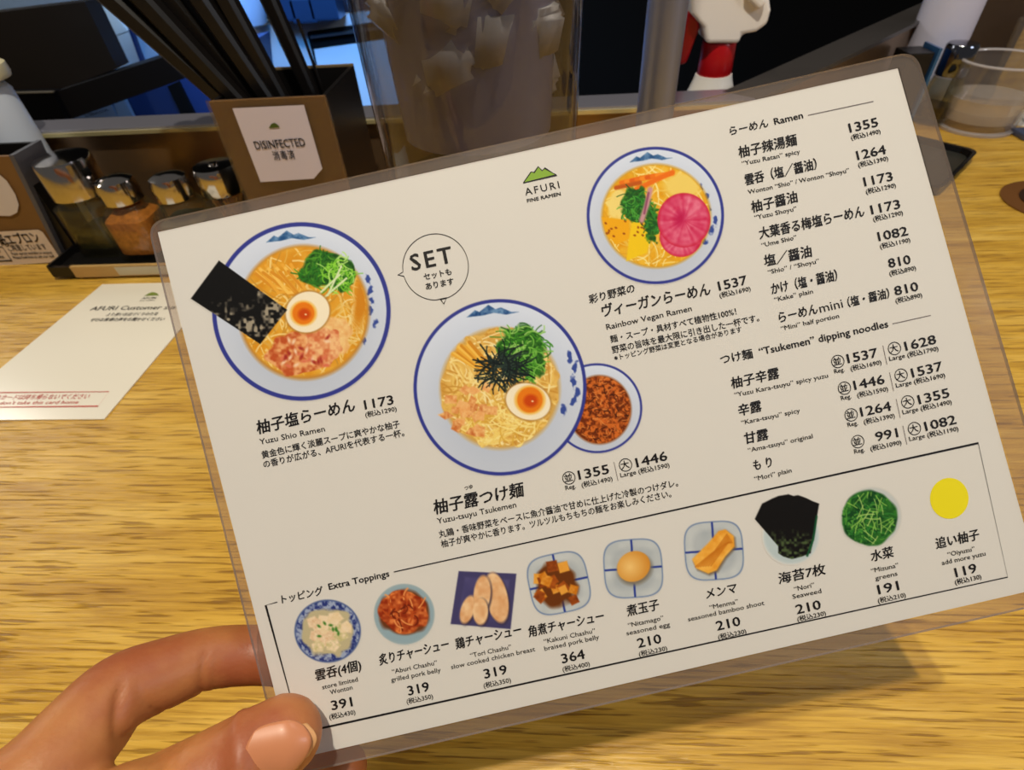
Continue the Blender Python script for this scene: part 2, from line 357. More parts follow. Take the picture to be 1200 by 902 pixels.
# water jug with ice
jy = .270
jz = .0
jl, jr = aty(418, 60, jy), aty(689, 60, jy)
il, ir = aty(447, 60, jy), aty(662, 60, jy)
jx = float((jl[0] + jr[0]) / 2); zr = float((jl[2] + jr[2]) / 2)
Ro = float(jr[0] - jl[0]) / 2 * .955; Ri = float(ir[0] - il[0]) / 2 * .955
bz = float(aty(560, 186, jy - Ri)[2])            # inner floor height
jug = thing('water_jug', (jx, jy, 0), 'large double-walled clear plastic jug of iced water behind the menu', 'jug')
ACR = clear('acrylic_wall', (226, 224, 222), .05, (150, 140, 140), .03, 1.49)
INN = clear('frosted_inner_wall', (246, 246, 255), .48, (214, 218, 255), .25, 1.33, .5, 90)
lathe('outer_wall', jx, jy, [(Ro * .86, .0), (Ro * .88, .003), (Ro * 1.04, zr + .09), (Ro * 1.02, zr + .09), (Ro * .855, .006)], ACR, jug, 72, closed=True)
lathe('inner_vessel', jx, jy, [(.001, bz - .002), (Ri * .9, bz), (Ri * 1.05, zr + .085), (Ri * 1.03, zr + .085), (Ri * .88, bz + .002), (.001, bz + .001)], INN, jug, 72)
lathe('base_filler', jx, jy, [(Ro * .84, .0065), (Ro * .87, bz - .022), (Ri * .5, bz - .018), (.001, bz - .017)], clear('amber_base', (150, 128, 104), .35, (110, 90, 66), .1, 1.4), jug, 48)
ICE = P('ice', (232, 236, 255), .14, trans=.08, ior=1.31, bump=.5, nscale=60, noise=.3)
iceg = None; k = 0
hz = (zr + .08 - bz)
placed = []
tries = 0
while k < 110 and tries < 14000:
    tries += 1
    rr = Ri * .76 * random.random() ** .35; a = random.random() * 6.283; z = bz + .020 + random.random() * (hz - .03)
    p = np.array([jx + rr * math.cos(a), jy + rr * math.sin(a), z])
    if any(np.linalg.norm(p - q) < .0158 for q in placed): continue
    placed.append(p); k += 1
    if iceg is None:
        metas = []
        for _ in range(5):
            bm = bmesh.new(); bmesh.ops.create_cube(bm, size=.0200)
            for v in bm.verts: v.co += Vector([random.uniform(-.0026, .0026) for _ in range(3)])
            bmesh.ops.bevel(bm, geom=bm.edges[:], offset=.0035, segments=3, affect='EDGES')
            me = bpy.data.meshes.new('ice_cube'); bm.to_mesh(me); bm.free(); me.materials.append(ICE)
            me.polygons.foreach_set('use_smooth', [True] * len(me.polygons)); metas.append(me)
        iceg = True
    o = bpy.data.objects.new('ice_cube', metas[k % 5]); COL.objects.link(o); o.location = p
    o.rotation_euler = [random.random() * 3 for _ in range(3)]
    tag(o, 'cloudy ice cube floating inside the big water jug', 'ice cube', 'ice cubes in the water jug')

# chopstick box
BY = .385
tl, tr_, bl, brr = aty(245, 117, BY), aty(377.7, 112, BY), aty(294, 240, BY), aty(401.6, 219.7, BY)
x0, x1 = float(tl[0]) + .001, float(tr_[0]) + .002; zt = float(tl[2] + tr_[2]) / 2; dep = .075
bk = aty(403.6, 88, BY + dep)
cb = thing('chopstick_box', ((x0 + x1) / 2, BY, 0), 'black open-topped chopstick box with brown front and disinfected notice', 'box')
BLKM = P('black_box', (15, 13, 13), .4)
box('side_panel', (x0, BY, 0), (x0 + .003, BY + dep, zt - .0005), BLKM, cb)
box('side_panel', (x1 - .003, BY, 0), (x1, BY + dep, zt - .0005), BLKM, cb)
box('back_panel', (x0 + .003, BY + dep - .003, 0), (x1 - .003, BY + dep, zt - .0005), BLKM, cb)
box('inner_front_panel', (x0 + .003, BY, 0), (x1 - .003, BY + .003, zt - .0005), BLKM, cb)
box('base', (x0 + .003, BY + .003, 0), (x1 - .003, BY + dep - .003, .003), BLKM, cb)
box('rim', (x0 + .003, BY + dep - .003, zt - .0005), (x1, BY + dep, zt + .0008), P('rim_edge', (150, 130, 95), .3, .4), cb)
box('front_board', (x0, BY - .003, 0), (x1, BY, zt), KRAFT, cb)
box('clear_cover', (x0 - .001, BY - .0052, 0.001), (x1 + .002, BY - .0035, zt + .001), clear('acrylic_cover', (240, 236, 232), .06, (190, 170, 150), .05, 1.45), cb)
FN = (0, -1, 0); FY = BY - .0056
cbn = flat('notice', [aty(*p, FY) for p in [(305.4, 213.3), (367.7, 209.3), (377.7, 197.7), (356.1, 122.9), (272.3, 126.9)]], FN, .0, LABELW, cb)
text('DISINFECTED', aty(300.5, 174.8, FY), aty(358.7, 170.8, FY), FN, .0078, INK, cbn, .02, .0004)
text('消毒済', aty(321.8, 186.6, FY), aty(346.7, 185, FY), FN, .0068, INK, cbn, .02, .0004, space=1.2)
flat('logo', [aty(*p, FY) for p in [(315, 150), (328, 149), (326, 146), (322, 143.6), (318, 145)]], FN, .0004, P('dark_green_ink', (78, 98, 34), .6), cbn)
# chopsticks
stm = None
STK = P('black_chopstick', (17, 14, 13), .38, noise=.3, nscale=50)
def stick(pb, pt, wd=.0055, top=.27):
    d = pt - pb; d /= np.linalg.norm(d)
    t0 = (.006 - pb[2]) / d[2]; a = pb + d * t0; b = a + d * top
    s = np.cross(d, [0, 1, 0]); s /= np.linalg.norm(s); t = np.cross(d, s)
    def ring(c, w): return [c + s * w + t * w * .6, c + s * w * .6 + t * w, c - s * w * .6 + t * w, c - s * w + t * w * .6, c - s * w - t * w * .6, c - s * w * .6 - t * w, c + s * w * .6 - t * w, c + s * w - t * w * .6]
    o = link('chopstick', prism_pts(ring(a, wd * .45), ring(b, wd * .85)), STK)
    return o
names = []
tops = [(134, .402), (158, .425), (170, .40), (192, .43), (204, .41), (222, .435), (236, .405), (252, .43), (266, .41)]
bots = [258, 268, 275, 286, 293, 303, 312, 321, 328]
order = ['first', 'second', 'third', 'fourth', 'fifth', 'sixth', 'seventh', 'eighth', 'ninth']
for (tx, yy), bx_, nm in zip(tops, bots, order):
    pb = aty(bx_, 112, yy); pt = aty(tx, 0, yy)
    tag(stick(pb, pt, .0080), 'black chopstick leaning left in the box, %s from the left' % nm, 'chopstick', 'chopsticks in the black box')
tag(stick(aty(356, 90, .44), aty(316, 0, .44), .0075), 'black serving stick standing alone on the right of the chopsticks', 'chopstick')
tag(stick(aty(372, 88, .447), aty(362, 60, .447), .0012, .165), 'thin short black stick at the right end of the chopstick box', 'stick')

# condiment tray and bottles (left)
ty = .43
tx0 = float(tb(64, 313, .010)[0]); tfy = float(tb(100, 326, 0)[1]); tx1 = float(tb(235, 320, 0)[0]) + .06
tray = thing('condiment_tray', ((tx0 + tx1) / 2, ty, 0), 'black condiment tray with wood front edge holding the glass bottles', 'tray')
box('tray_base', (tx0, tfy + .001, .003), (tx1, tfy + .072, .008), BLACK, tray)
box('front_edge', (tx0 + .018, tfy - .002, .0022), (tx1, tfy + .001, .0125), P('pale_wood_edge', (196, 160, 100), .5, noise=.2, nscale=30), tray)
box('side_lip', (tx0 - .002, tfy - .002, .003), (tx0, tfy + .072, .014), BLACK, tray)
box('front_lip', (tx0 - .002, tfy - .0022, .0032), (tx0 + .018, tfy + .001, .0125), BLACK, tray)
for fx in (tx0 + .02, tx1 - .02): box('foot', (fx - .006, tfy + .01, 0), (fx + .006, tfy + .06, .003), BLACK, tray)
flat('white_sticker', [(float(tb(136, 322, .006)[0]), 0, .0035), (tx1, 0, .0035), (tx1, 0, .0115), (float(tb(142, 315, .006)[0]), 0, .0115)], (0, -1, 0), -(tfy - .0024), P('sticker', (206, 198, 172), .4), tray)
def cap_pos(px, py, Y): p = aty(px, py, Y); return float(p[0]), float(p[2])
BG = clear('bottle_glass', (246, 246, 236), .03, (150, 150, 120), .03, 1.5)
zb = .0082
# 1 soy dispenser
def mpp(p): return float((M.T @ (np.array(p) - EYE))[2]) / FPX
y1 = tfy + .040; xx, zz = cap_pos(70, 184, y1)
m1 = mpp((xx, y1, zz)); rc = 31.5 * m1
d1 = thing('sauce_dispenser', (xx, y1, zb), 'tall glass sauce dispenser with wide brushed chrome cap, leftmost on the tray', 'dispenser')
zb1 = zz - 1.4 * rc
lathe('chrome_cap', xx, y1, [(rc * .96, zb1), (rc, zb1 + .001), (rc, zz - .002), (rc * .96, zz), (rc * .5, zz + .0012), (.001, zz + .0015)], CHROME, d1, 48)
lathe('spout_hole', xx + rc * .93, y1 - rc * .30, [(.003, zz - .013), (.0034, zz - .0125), (.0034, zz - .0075), (.003, zz - .007)], DARK, d1, 16)
sqtube('glass_body', xx, y1, [(rc * .90, zb), (rc * .96, zb + .004), (rc * .96, zb1 - .006), (rc * .74, zb1 - .001), (rc * .72, zb1 - .0005), (rc * .68, zb1 - .002), (rc * .90, zb1 - .008), (rc * .90, zb + .008), (.002, zb + .006)], BG, d1)
sqtube('sauce', xx, y1, [(rc * .87, zb + .0085), (rc * .87, zb1 - .030)], clear('olive_sauce', (190, 180, 120), .30, (96, 88, 50), .1, 1.3), d1)
# 2 chilli
y2 = tfy + .030; xx, zz = cap_pos(130, 206, y2); m1 = mpp((xx, y2, zz)); rc = 22 * m1
d2 = thing('chilli_shaker', (xx, y2, zb), 'glass shaker of orange chilli flakes with domed chrome cap', 'shaker')
def dome(x, y, rc, zz, h, par, nm='chrome_cap'):
    lathe(nm, x, y, [(rc * .93, zz - h), (rc, zz - h + .001), (rc * 1.02, zz - h * .45), (rc * .93, zz - h * .15), (rc * .6, zz - .0008), (rc * .25, zz), (.001, zz + .0004)], CHROME, par, 40)
h2 = .021; dome(xx, y2, rc, zz, h2, d2)
rb = rc * 1.32
CHI = P('chilli_flakes', (224, 122, 44), .6, noise=.75, nscale=260, bump=.8)
sqtube('glass_body', xx, y2, [(rb * .92, zb), (rb, zb + .003), (rb, zz - h2 - .010), (rc * .86, zz - h2 - .001), (rc * .80, zz - h2 - .001), (rb * .92, zz - h2 - .012), (rb * .92, zb + .006), (.002, zb + .006)], BG, d2)
sqtube('chilli_flakes', xx, y2, [(rb * .89, zb + .0062), (rb * .89, zz - h2 - .012), (rc * .55, zz - h2 - .004)], CHI, d2)['kind'] = 'stuff'
# 3 pepper
y3 = tfy + .034; xx, zz = cap_pos(193, 202, y3); m1 = mpp((xx, y3, zz)); rc = 22 * m1
d3 = thing('pepper_shaker', (xx, y3, zb), 'glass shaker of grey pepper with domed chrome cap, right of the chilli', 'shaker')
dome(xx, y3, rc, zz, h2, d3); rb = rc * 1.32
sqtube('glass_body', xx, y3, [(rb * .92, zb), (rb, zb + .003), (rb, zz - h2 - .010), (rc * .86, zz - h2 - .001), (rc * .80, zz - h2 - .001), (rb * .92, zz - h2 - .012), (rb * .92, zb + .006), (.002, zb + .006)], BG, d3)
sqtube('ground_pepper', xx, y3, [(rb * .89, zb + .0062), (rb * .89, zz - h2 - .018)], P('pepper_grey', (104, 98, 82), .8, noise=.3, nscale=300), d3)['kind'] = 'stuff'
# 4 toothpicks
y4 = tfy + .046; xx, zz = cap_pos(250, 193, y4); m1 = mpp((xx, y4, zz)); rc = 25.5 * m1
d4 = thing('toothpick_holder', (xx, y4, zb), 'glass toothpick jar with flat chrome cap, beside the chopstick box', 'jar')
lathe('chrome_cap', xx, y4, [(rc * .96, zz - .022), (rc, zz - .021), (rc, zz - .003), (rc * .92, zz), (rc * .2, zz + .0006), (rc * .18, zz + .002), (.001, zz + .0022)], CHROME, d4, 40)
sqtube('glass_body', xx, y4, [(rc * .92, zb), (rc * 1.05, zb + .003), (rc * 1.05, zz - .032), (rc * .86, zz - .023), (rc * .80, zz - .023), (rc * .97, zz - .034), (rc * .97, zb + .006), (.002, zb + .006)], BG, d4)
TPW = P('toothpick_wood', (238, 180, 110), .6)
for i in range(22):
    a = random.random() * 6.28; r0 = rc * .3 * math.sqrt(random.random()); 
    px_, py_ = xx + r0 * math.cos(a), y4 + r0 * math.sin(a); b2 = random.random() * 6.28; r1 = rc * .68
    p0 = np.array([px_, py_, zb + .0065]); p1 = np.array([xx + r1 * math.cos(b2), y4 + r1 * math.sin(b2), zz - .0245 - random.random() * .003])
    d = p1 - p0; d /= np.linalg.norm(d); s = np.cross(d, [0, 0, 1.]) + 1e-6; s /= np.linalg.norm(s); t = np.cross(d, s)
    ring = lambda c, w: [c + (s * math.cos(q) + t * math.sin(q)) * w for q in (0, 1.05, 2.1, 3.15, 4.2, 5.25)]
    tag(link('toothpick', prism_pts(ring(p0, .0004), ring(p1, .0010)), TPW), 'wooden toothpick standing in the chrome-capped jar by the chopstick box', 'toothpick', 'toothpicks in the jar')

# apron box (left edge)
ay = float(tb(40, 309, 0)[1])
ax1 = float(aty(74, 308, ay)[0]); azt = float(aty(12, 183, ay)[2])
tlx = float(aty(12, 183, ay)[0])
ab = thing('paper_apron_box', (ax1 - .09, ay, 0), 'brown cardboard paper-apron box with cream label at the left edge', 'box')
fx0 = ax1 - .19
def apr(name, a, b, mat):
    return link(name, prism_pts(a, b), mat, ab)
apr('front_panel', [(fx0, ay, 0), (ax1, ay, 0), (tlx, ay, azt), (fx0, ay, azt)], [(fx0, ay + .003, 0), (ax1, ay + .003, 0), (tlx, ay + .003, azt), (fx0, ay + .003, azt)], KRAFT)
apr('side_panel', [(ax1 + .004, ay - .001, 0), (ax1, ay - .001, 0), (tlx, ay - .001, azt + .001), (tlx + .004, ay - .001, azt + .001)], [(ax1 + .004, ay + .032, 0), (ax1, ay + .032, 0), (tlx, ay + .032, azt + .001), (tlx + .004, ay + .032, azt + .001)], P('grey_side', (84, 84, 92), .3))
box('back_panel', (fx0, ay + .029, 0), (tlx - .0005, ay + .032, azt), BLKM, ab)
box('dark_filling', (fx0 + .001, ay + .0035, .001), (tlx - .001, ay + .0285, azt - .012), BLKM, ab)
AY = ay - .0012
flat('white_patch', [aty(*p, AY) for p in [(-30, 252), (12, 253), (20, 249), (22, 240), (18, 228), (8, 212), (0, 205), (-30, 205)]], FN, 0, P('patch_white', (215, 205, 200), .5), ab)
abl = flat('label', [aty(*p, AY) for p in [(-30, 313.5), (66, 307), (71, 303), (50, 272), (45, 269), (-30, 273)]], FN, .0, CREAM, ab)
text('紙エプロン', aty(2, 286.5, AY), aty(49, 282.5, AY), FN, .0115, INK, abl, .03, .0004)
text('ご用意しています', aty(11, 293.5, AY), aty(56, 291.5, AY), FN, .0068, INK, abl, .015, .0004)
text('Paper aprons available on request', aty(15, 298.5, AY), aty(62, 296.8, AY), FN, .0038, INK, abl, .02, .0004)
text('Please feel free to ask our staff', aty(17, 303, AY), aty(65, 301.3, AY), FN, .0038, INK, abl, .03, .0004)
polyline('label_line', [aty(*p, AY) for p in [(-20, 290), (3, 289), (14, 305), (-20, 306.5)]], .0008, FN, .0004, INK, abl)
text('無料', aty(-20, 296, AY), aty(2, 295, AY), FN, .005, INK, abl, .02, .0004)
text('Free', aty(-18, 303, AY), aty(6, 302, AY), FN, .005, INK, abl, .02, .0004)
# white dispenser left
wy = ay + .0565
pa, pb_ = aty(-35, 130, wy), aty(22, 130, wy); wx = float(pa[0] + pb_[0]) / 2; wr = float(pb_[0] - pa[0]) / 2
zt_ = float(aty(0, 98, wy)[2])
wd = thing('white_sauce_bottle', (wx, wy, 0), 'white plastic bottle with cream lid behind the paper-apron box', 'bottle')
lathe('bottle_body', wx, wy, [(wr * .9, 0.0003), (wr, .004), (wr, zt_ - .006), (wr * .86, zt_)], P('bluish_white', (196, 206, 222), .3), wd, 48)
lathe('lid', wx, wy, [(wr * .8, zt_ + .0002), (wr * 1.22, zt_ + .003), (wr * 1.28, zt_ + .006), (wr * 1.26, zt_ + .013), (wr * .9, zt_ + .017)], P('cream_lid', (214, 206, 170), .4), wd, 32)

# survey card
cn = (0, 0, 1)
a = tb(120.8, 334); b = tb(0, 433.8); rp = tb(205.6, 393.9); rq = tb(122.8, 492)
cd = thing('survey_card', (-.33, .30, 0), 'glossy white survey card with red boxed note lying on the counter at left', 'card')
dr = (rp - rq) / np.linalg.norm(rp - rq); trc = rq + dr * ((a[1] - rq[1]) / dr[1]); dl = (b - a); blc = a + dl * ((rq[1] - a[1]) / dl[1])
cdd = link('card_sheet', prism_pts([p + np.array([0, 0, .0009]) for p in (blc, rq, trc, a)], [p + np.array([0, 0, .0001]) for p in (blc, rq, trc, a)]), CARD, cd)
cz = .00115
def ctext(s, x0_, y0_, x1_, y1_, size, mat=INK, wgt=.0): return text(s, tb(x0_, y0_, cz), tb(x1_, y1_, cz), cn, size, mat, cdd, wgt)
ctext('AFURI Customer survey', 104.8, 363.6, 222, 361.6, .0078, INK, .012)
ctext('より良いお店づくりのため', 123.8, 370, 183.7, 369, .0048, INK, .012)
ctext('ぜひお客様の声をお聞かせください', 104.8, 376.2, 191.3, 375.2, .0050, INK, .012)
ctext('AFURI', 165.4, 350.5, 182, 350.0, .0040, INK, .01)
ctext('FINE RAMEN', 163.4, 352.6, 180.5, 352.1, .0018, INK, .01)
flat('logo', [tb(*p, cz) for p in [(168.7, 346.6), (186.2, 346.0), (184.5, 343.8), (181, 342.4), (178, 342.2), (174, 343.6)]], cn, 0, P('dull_green_ink', (120, 140, 50), .5), cdd)
polyline('note_frame', [tb(*p, cz) for p in [(-60, 460.4), (127.8, 458.7), (114.8, 475.7), (-75, 477.6)]], .0006, cn, 0, INKRED, cdd, True)
ctext('このカードは持ち帰らないでください', -14, 468, 102.8, 466.7, .0054, INKRED, .008)
ctext("Please don't take this card home", -26, 474.2, 90.8, 472.7, .0044, INKRED, .008)

# ---- right side things
gy = float(tb(1150, 158)[1])
gc = tb(1150, 157); g1 = mpp(gc)
gt = aty(1183, 77, gc[1]); grt = 49 * mpp(gt); grb = 43 * g1 * .9
gx, gy, gzt = float(gc[0]), float(gc[1]) , float(gt[2])
gy += grb * .6; gx += .004
wg = thing('water_glass', (gx, gy, 0), 'clear glass tumbler half full of water at the right edge', 'glass')
TG = clear('tumbler_glass', (248, 247, 246), .05, (215, 210, 210), .02, 1.5)
th_ = .0022
lathe('glass_body', gx, gy, [(.001, .0004), (grb * .92, .0004), (grb, .003), (grt, gzt), (grt - th_, gzt), (grb - th_, .011), (.001, .009)], TG, wg, 64)
wl = gzt * .50; wrr = grb + (grt - grb) * .5 - th_ - .0002
lathe('water', gx, gy, [(.001, .0095), (grb - th_ - .0003, .0113), (wrr, wl), (.001, wl)], clear('water', (246, 240, 232), .32, (236, 228, 218), .02, 1.33), wg, 64)
RIMG = clear('rim_highlight', (240, 238, 240), .45, (232, 226, 226), .02, 1.6)  # whitish haze paints the highlights on the tumbler's rim and base
lathe('rim_highlight', gx, gy, [(grt - .0030, gzt), (grt - .0022, gzt + .0014), (grt - .0004, gzt + .0016), (grt + .0004, gzt + .0004), (grt + .0002, gzt - .0006)], RIMG, wg, 64, closed=True)
lathe('base_highlight', gx, gy, [(grb * .80, .0003), (grb * 1.0, .0003), (grb * 1.02, .003), (grb * .9, .004)], RIMG, wg, 64, closed=True)
# black tray with rounded corner
pc = tb(1143, 180)
tz = .010
pA, pB, pC = tb(1040, 150, tz), tb(1148, 176, tz), tb(1103, 222, tz)
def rounded(pts, r, seg=8):
    out = []; n = len(pts)
    for i in range(n):
        p, q, s = np.array(pts[i - 1]), np.array(pts[i]), np.array(pts[(i + 1) % n])
        u1 = (p - q) / np.linalg.norm(p - q); u2 = (s - q) / np.linalg.norm(s - q)
        a_, b_ = q + u1 * r, q + u2 * r
        for k in range(seg + 1):
            t = k / seg; out.append((1 - t) ** 2 * a_ + 2 * t * (1 - t) * q + t * t * b_)
    return out
pD = pA + (pC - pB)
bt = thing('black_tray', (float(pC[0]), float(pC[1]), 0), 'small black glossy tray with rounded corner showing beside the menu, by the tumbler', 'tray')
l1 = rounded([pA, pB, pC, pD], .012); ce = sum(l1) / len(l1)
def sh(l, s, z): return [np.array([ce[0] + (p[0] - ce[0]) * s, ce[1] + (p[1] - ce[1]) * s, z]) for p in l]
L0, L1, L2, L3 = sh(l1, .94, .0003), sh(l1, 1, .010), sh(l1, .93, .010), sh(l1, .90, .004)
n_ = len(l1); vv = L0 + L1 + L2 + L3; ff = []
for q in range(3):
    for k in range(n_): ff.append((q * n_ + k, q * n_ + (k + 1) % n_, (q + 1) * n_ + (k + 1) % n_, (q + 1) * n_ + k))
ff.append(tuple(range(n_))[::-1]); ff.append(tuple(3 * n_ + k for k in range(n_)))
link('tray_body', mesh(vv, ff), P('gloss_black', (14, 14, 16), .12), bt)
link('inner_mat', prism_pts(sh(l1, .88, .0043), sh(l1, .88, .0052)), P('green_black_mat', (44, 44, 38), .3), bt)
# thin brown disc standing in for a round cast shadow
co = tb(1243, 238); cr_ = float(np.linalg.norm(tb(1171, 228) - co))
ct = thing('round_shadow_disc', (co[0], co[1], 0), 'dark brown disc standing in for a round shadow, darker centre, at the right edge', 'shadow disc')
lathe('rim', co[0], co[1], [(cr_, .0003), (cr_, .0012), (cr_ * .70, .0014)], P('shadow_outer_brown', (112, 72, 34), .35, noise=.1), ct, 64)
lathe('centre', co[0], co[1], [(cr_ * .69, .0016), (cr_ * .69, .0022)], P('shadow_core_dark', (56, 38, 28), .3), ct, 64)
# white card at right with sketch
wc = thing('white_card', tb(1195, 140), 'white printed card lying right of the tumbler', 'card')
q4 = [tb(*p) for p in [(1176, 147), (1240, 152), (1262, 118), (1190, 116)]]
link('card_sheet', prism_pts([p + np.array([0, 0, .0012]) for p in q4], [p + np.array([0, 0, .0002]) for p in q4]), CARD, wc)
text('てぶら', tb(1186, 141, .0014), tb(1214, 143, .0014), cn, .016, INK, wc, .02)
bc = tag(box('blue_grey_case', (0, 0, 0), (.001, .001, .001), BLACK), 'tiny blue-grey case corner at the right edge below the white card', 'case')
bpz = tb(1207, 160); bpy.data.meshes.remove(bc.data); 
bc = tag(box('blue_grey_case', (float(bpz[0]) - .015, float(bpz[1]) - .012, 0.0003), (float(bpz[0]) + .03, float(bpz[1]) + .012, .006), P('blue_grey', (70, 78, 104), .3), None, .002), 'blue-grey case corner at the right edge below the white card', 'case')

# caddy, dark soy bottle, white roll, brown panel at upper right
py_ = float(tb(1105, 140)[1])
def up_cyl(name, px, pyc, Y, wpx, ztop, zbot, mat, parent, prof=None):
    p = aty(px, pyc, Y); return p, wpx * mpp(p) / 2
dy = float(tb(1098, 150)[1]) + .02
p = aty(1130, 50, dy); dr_ = 17 * mpp(p); dx, dz = float(p[0]), float(p[2])
ds = thing('soy_bottle', (dx, dy, 0), 'dark amber soy sauce bottle with chrome cap beside the tumbler', 'bottle')
lathe('chrome_cap', dx, dy, [(dr_ * .95, dz - .03), (dr_, dz - .029), (dr_, dz - .002), (dr_ * .9, dz), (.001, dz + .001)], P('dark_chrome', (120, 124, 135), .1, 1.), ds, 40)
sqtube('glass_body', dx, dy, [(dr_ * .95, .0003), (dr_ * 1.1, .004), (dr_ * 1.1, dz - .045), (dr_ * .85, dz - .032), (dr_ * .8, dz - .032), (dr_ * 1.0, dz - .047), (dr_ * 1.0, .008), (.002, .007)], BG, ds, rot=.7)
sqtube('soy_sauce', dx, dy, [(dr_ * .97, .0085), (dr_ * .97, dz - .060)], clear('soy', (120, 60, 20), .55, (60, 26, 8), .05, 1.35), ds, rot=.7)
ry = dy + .055
p = aty(1100, 45, ry); rr = 30 * mpp(p); rx = float(p[0])
rl = thing('white_tall_bottle', (rx, ry, 0), 'tall white plastic bottle rising out of frame, left of the soy bottle', 'bottle')
zb_ = 0.0003
lathe('bottle_body', rx, ry, [(rr * .8, zb_), (rr * .97, .006), (rr, .012), (rr, .24), (rr * .7, .262)], P('lavender_white', (206, 206, 228), .4), rl, 48)
lathe('cap', rx, ry, [(rr * .6, .2625), (rr * .6, .285), (rr * .3, .292)], P('cap_cream', (214, 200, 150), .4), rl, 32)
ky = ry - .03
kc = thing('black_caddy', aty(1066, 75, ky), 'low black caddy with painted blue glint left of the tall white bottle', 'caddy')
kz = .0
ka, kb = aty(1050, 55, ky), aty(1092, 55, ky)
kc.location = (float(ka[0]), ky, 0)
box('caddy_body', (float(ka[0]), ky - .03, 0.0003), (float(kb[0]) - .012, ky, float(ka[2])), BLKM, kc, .001)
box('glint_strip', (float(kb[0]) - .010, ky - .032, 0.0003), (float(kb[0]) - .007, ky, float(ka[2]) + .004), P('glint_blue', (60, 110, 170), .15, .5), kc)  # blue strip painting a glint on the caddy
by = dy + .09
bpn = thing('brown_menu_stand', aty(1165, 60, by), 'dark brown upright menu stand behind the tumbler', 'stand')
ba, bb_ = aty(1132, 60, by), aty(1176, 60, by)
bpn.location = (float(ba[0]), by, 0)
box('panel', (float(ba[0]) - .02, by, 0.0003), (float(bb_[0]) + .01, by + .012, .30), P('dark_brown', (60, 44, 30), .5, noise=.15), bpn)
box('foot', (float(ba[0]) - .02, by - .02, 0.0003), (float(bb_[0]) + .01, by - .0003, .006), P('dark_brown_foot', (50, 38, 28), .5), bpn)
gy2 = by - .03; p = aty(1212, 60, gy2); g2 = 30 * mpp(p)
g2o = thing('second_tumbler', (float(p[0]), gy2, 0), 'empty clear tumbler partly cut by the frame, behind the water glass', 'glass')
lathe('glass_body', float(p[0]), gy2, [(.001, .0004), (g2 * .85, .0004), (g2 * .88, .003), (g2, float(p[2]) + .03), (g2 - th_, float(p[2]) + .03), (g2 * .8, .008), (.001, .007)], TG, g2o, 48)

# ================================================================ MENU
MC = [(184.7, 272), (1052, 80), (1221, 689), (342, 890)]
Pm = np.array([[-.09581685, -.0413872, .15140213], [.108507, -.08987755, .15207478], [.14279861, .05457142, .14878363], [-.06152524, .10306177, .14811099]])
cen = Pm.mean(0); U_, S_, V_ = np.linalg.svd(Pm - cen); ncam = V_[2]; ncam = ncam if ncam[2] < 0 else -ncam
MN = M @ ncam                                       # faces the viewer
MO = EYE + M @ cen
def mp(px, py, lift=0.0):
    r = ray(px, py); return EYE + r * (((MO + MN * lift) - EYE) @ MN) / (r @ MN)
def mp_arr(X, Y, lift):
    Dr = np.stack([(X - 600) / FPX, (Y - 451) / FPX, np.ones_like(X)], -1) @ M.T
    k = (((MO + MN * lift) - EYE) @ MN) / (Dr @ MN); return EYE + Dr * k[:, None]
menu = thing('laminated_menu', mp(690, 480), 'laminated white noodle menu with bowl pictures held up in a hand', 'menu')
PX = .2355e-3
cor = [mp(*c) for c in MC]
link('paper_sheet', prism_pts([c for c in cor], [c - MN * .00025 for c in cor]), PAPER, menu)
def mflat(name, pts, lift, mat): return flat(name, [mp(*p, lift) for p in pts], MN, 0, mat, menu)
# film
ux = (cor[1] - cor[0]); ux /= np.linalg.norm(ux); uy = np.cross(MN, ux)
fo = [cor[0] + ux * -.0022 + uy * .0031, cor[1] + ux * .0058 + uy * .0036, cor[2] + ux * .0085 - uy * .0042, cor[3] - ux * .0026 - uy * .0040]
ring_o = rounded(fo[::-1], .0052, 10)
ring_i = rounded([c for c in cor[::-1]], .00002, 10)
for lift, nm in ((.00042, 'front_film'), (-.00062, 'back_film')):
    n_ = len(ring_o)
    vo = [p + MN * (.00041 if lift > 0 else -.00061) for p in ring_o]; vi = [p + MN * lift for p in ring_i]
    me = bpy.data.meshes.new(nm)
    me.from_pydata([tuple(map(float, p)) for p in vo + vi], [], [tuple(range(n_, 2 * n_))] + [(k, (k + 1) % n_, n_ + (k + 1) % n_, n_ + k) for k in range(n_)])
    me.materials.append(FILM); me.materials.append(FILME)
    for pl in list(me.polygons)[1:]: pl.material_index = 1
    link(nm, me, None, menu)
vb = [p + MN * .00041 for p in ring_o] + [p - MN * .00061 for p in ring_o]; n_ = len(ring_o)
me = bpy.data.meshes.new('film_edge'); me.from_pydata([tuple(map(float, p)) for p in vb], [], [(k, (k + 1) % n_, n_ + (k + 1) % n_, n_ + k) for k in range(n_)])
link('film_edge', me, clear('film_rim', (200, 195, 200), .4, (190, 185, 190), .1, 1.45), menu)

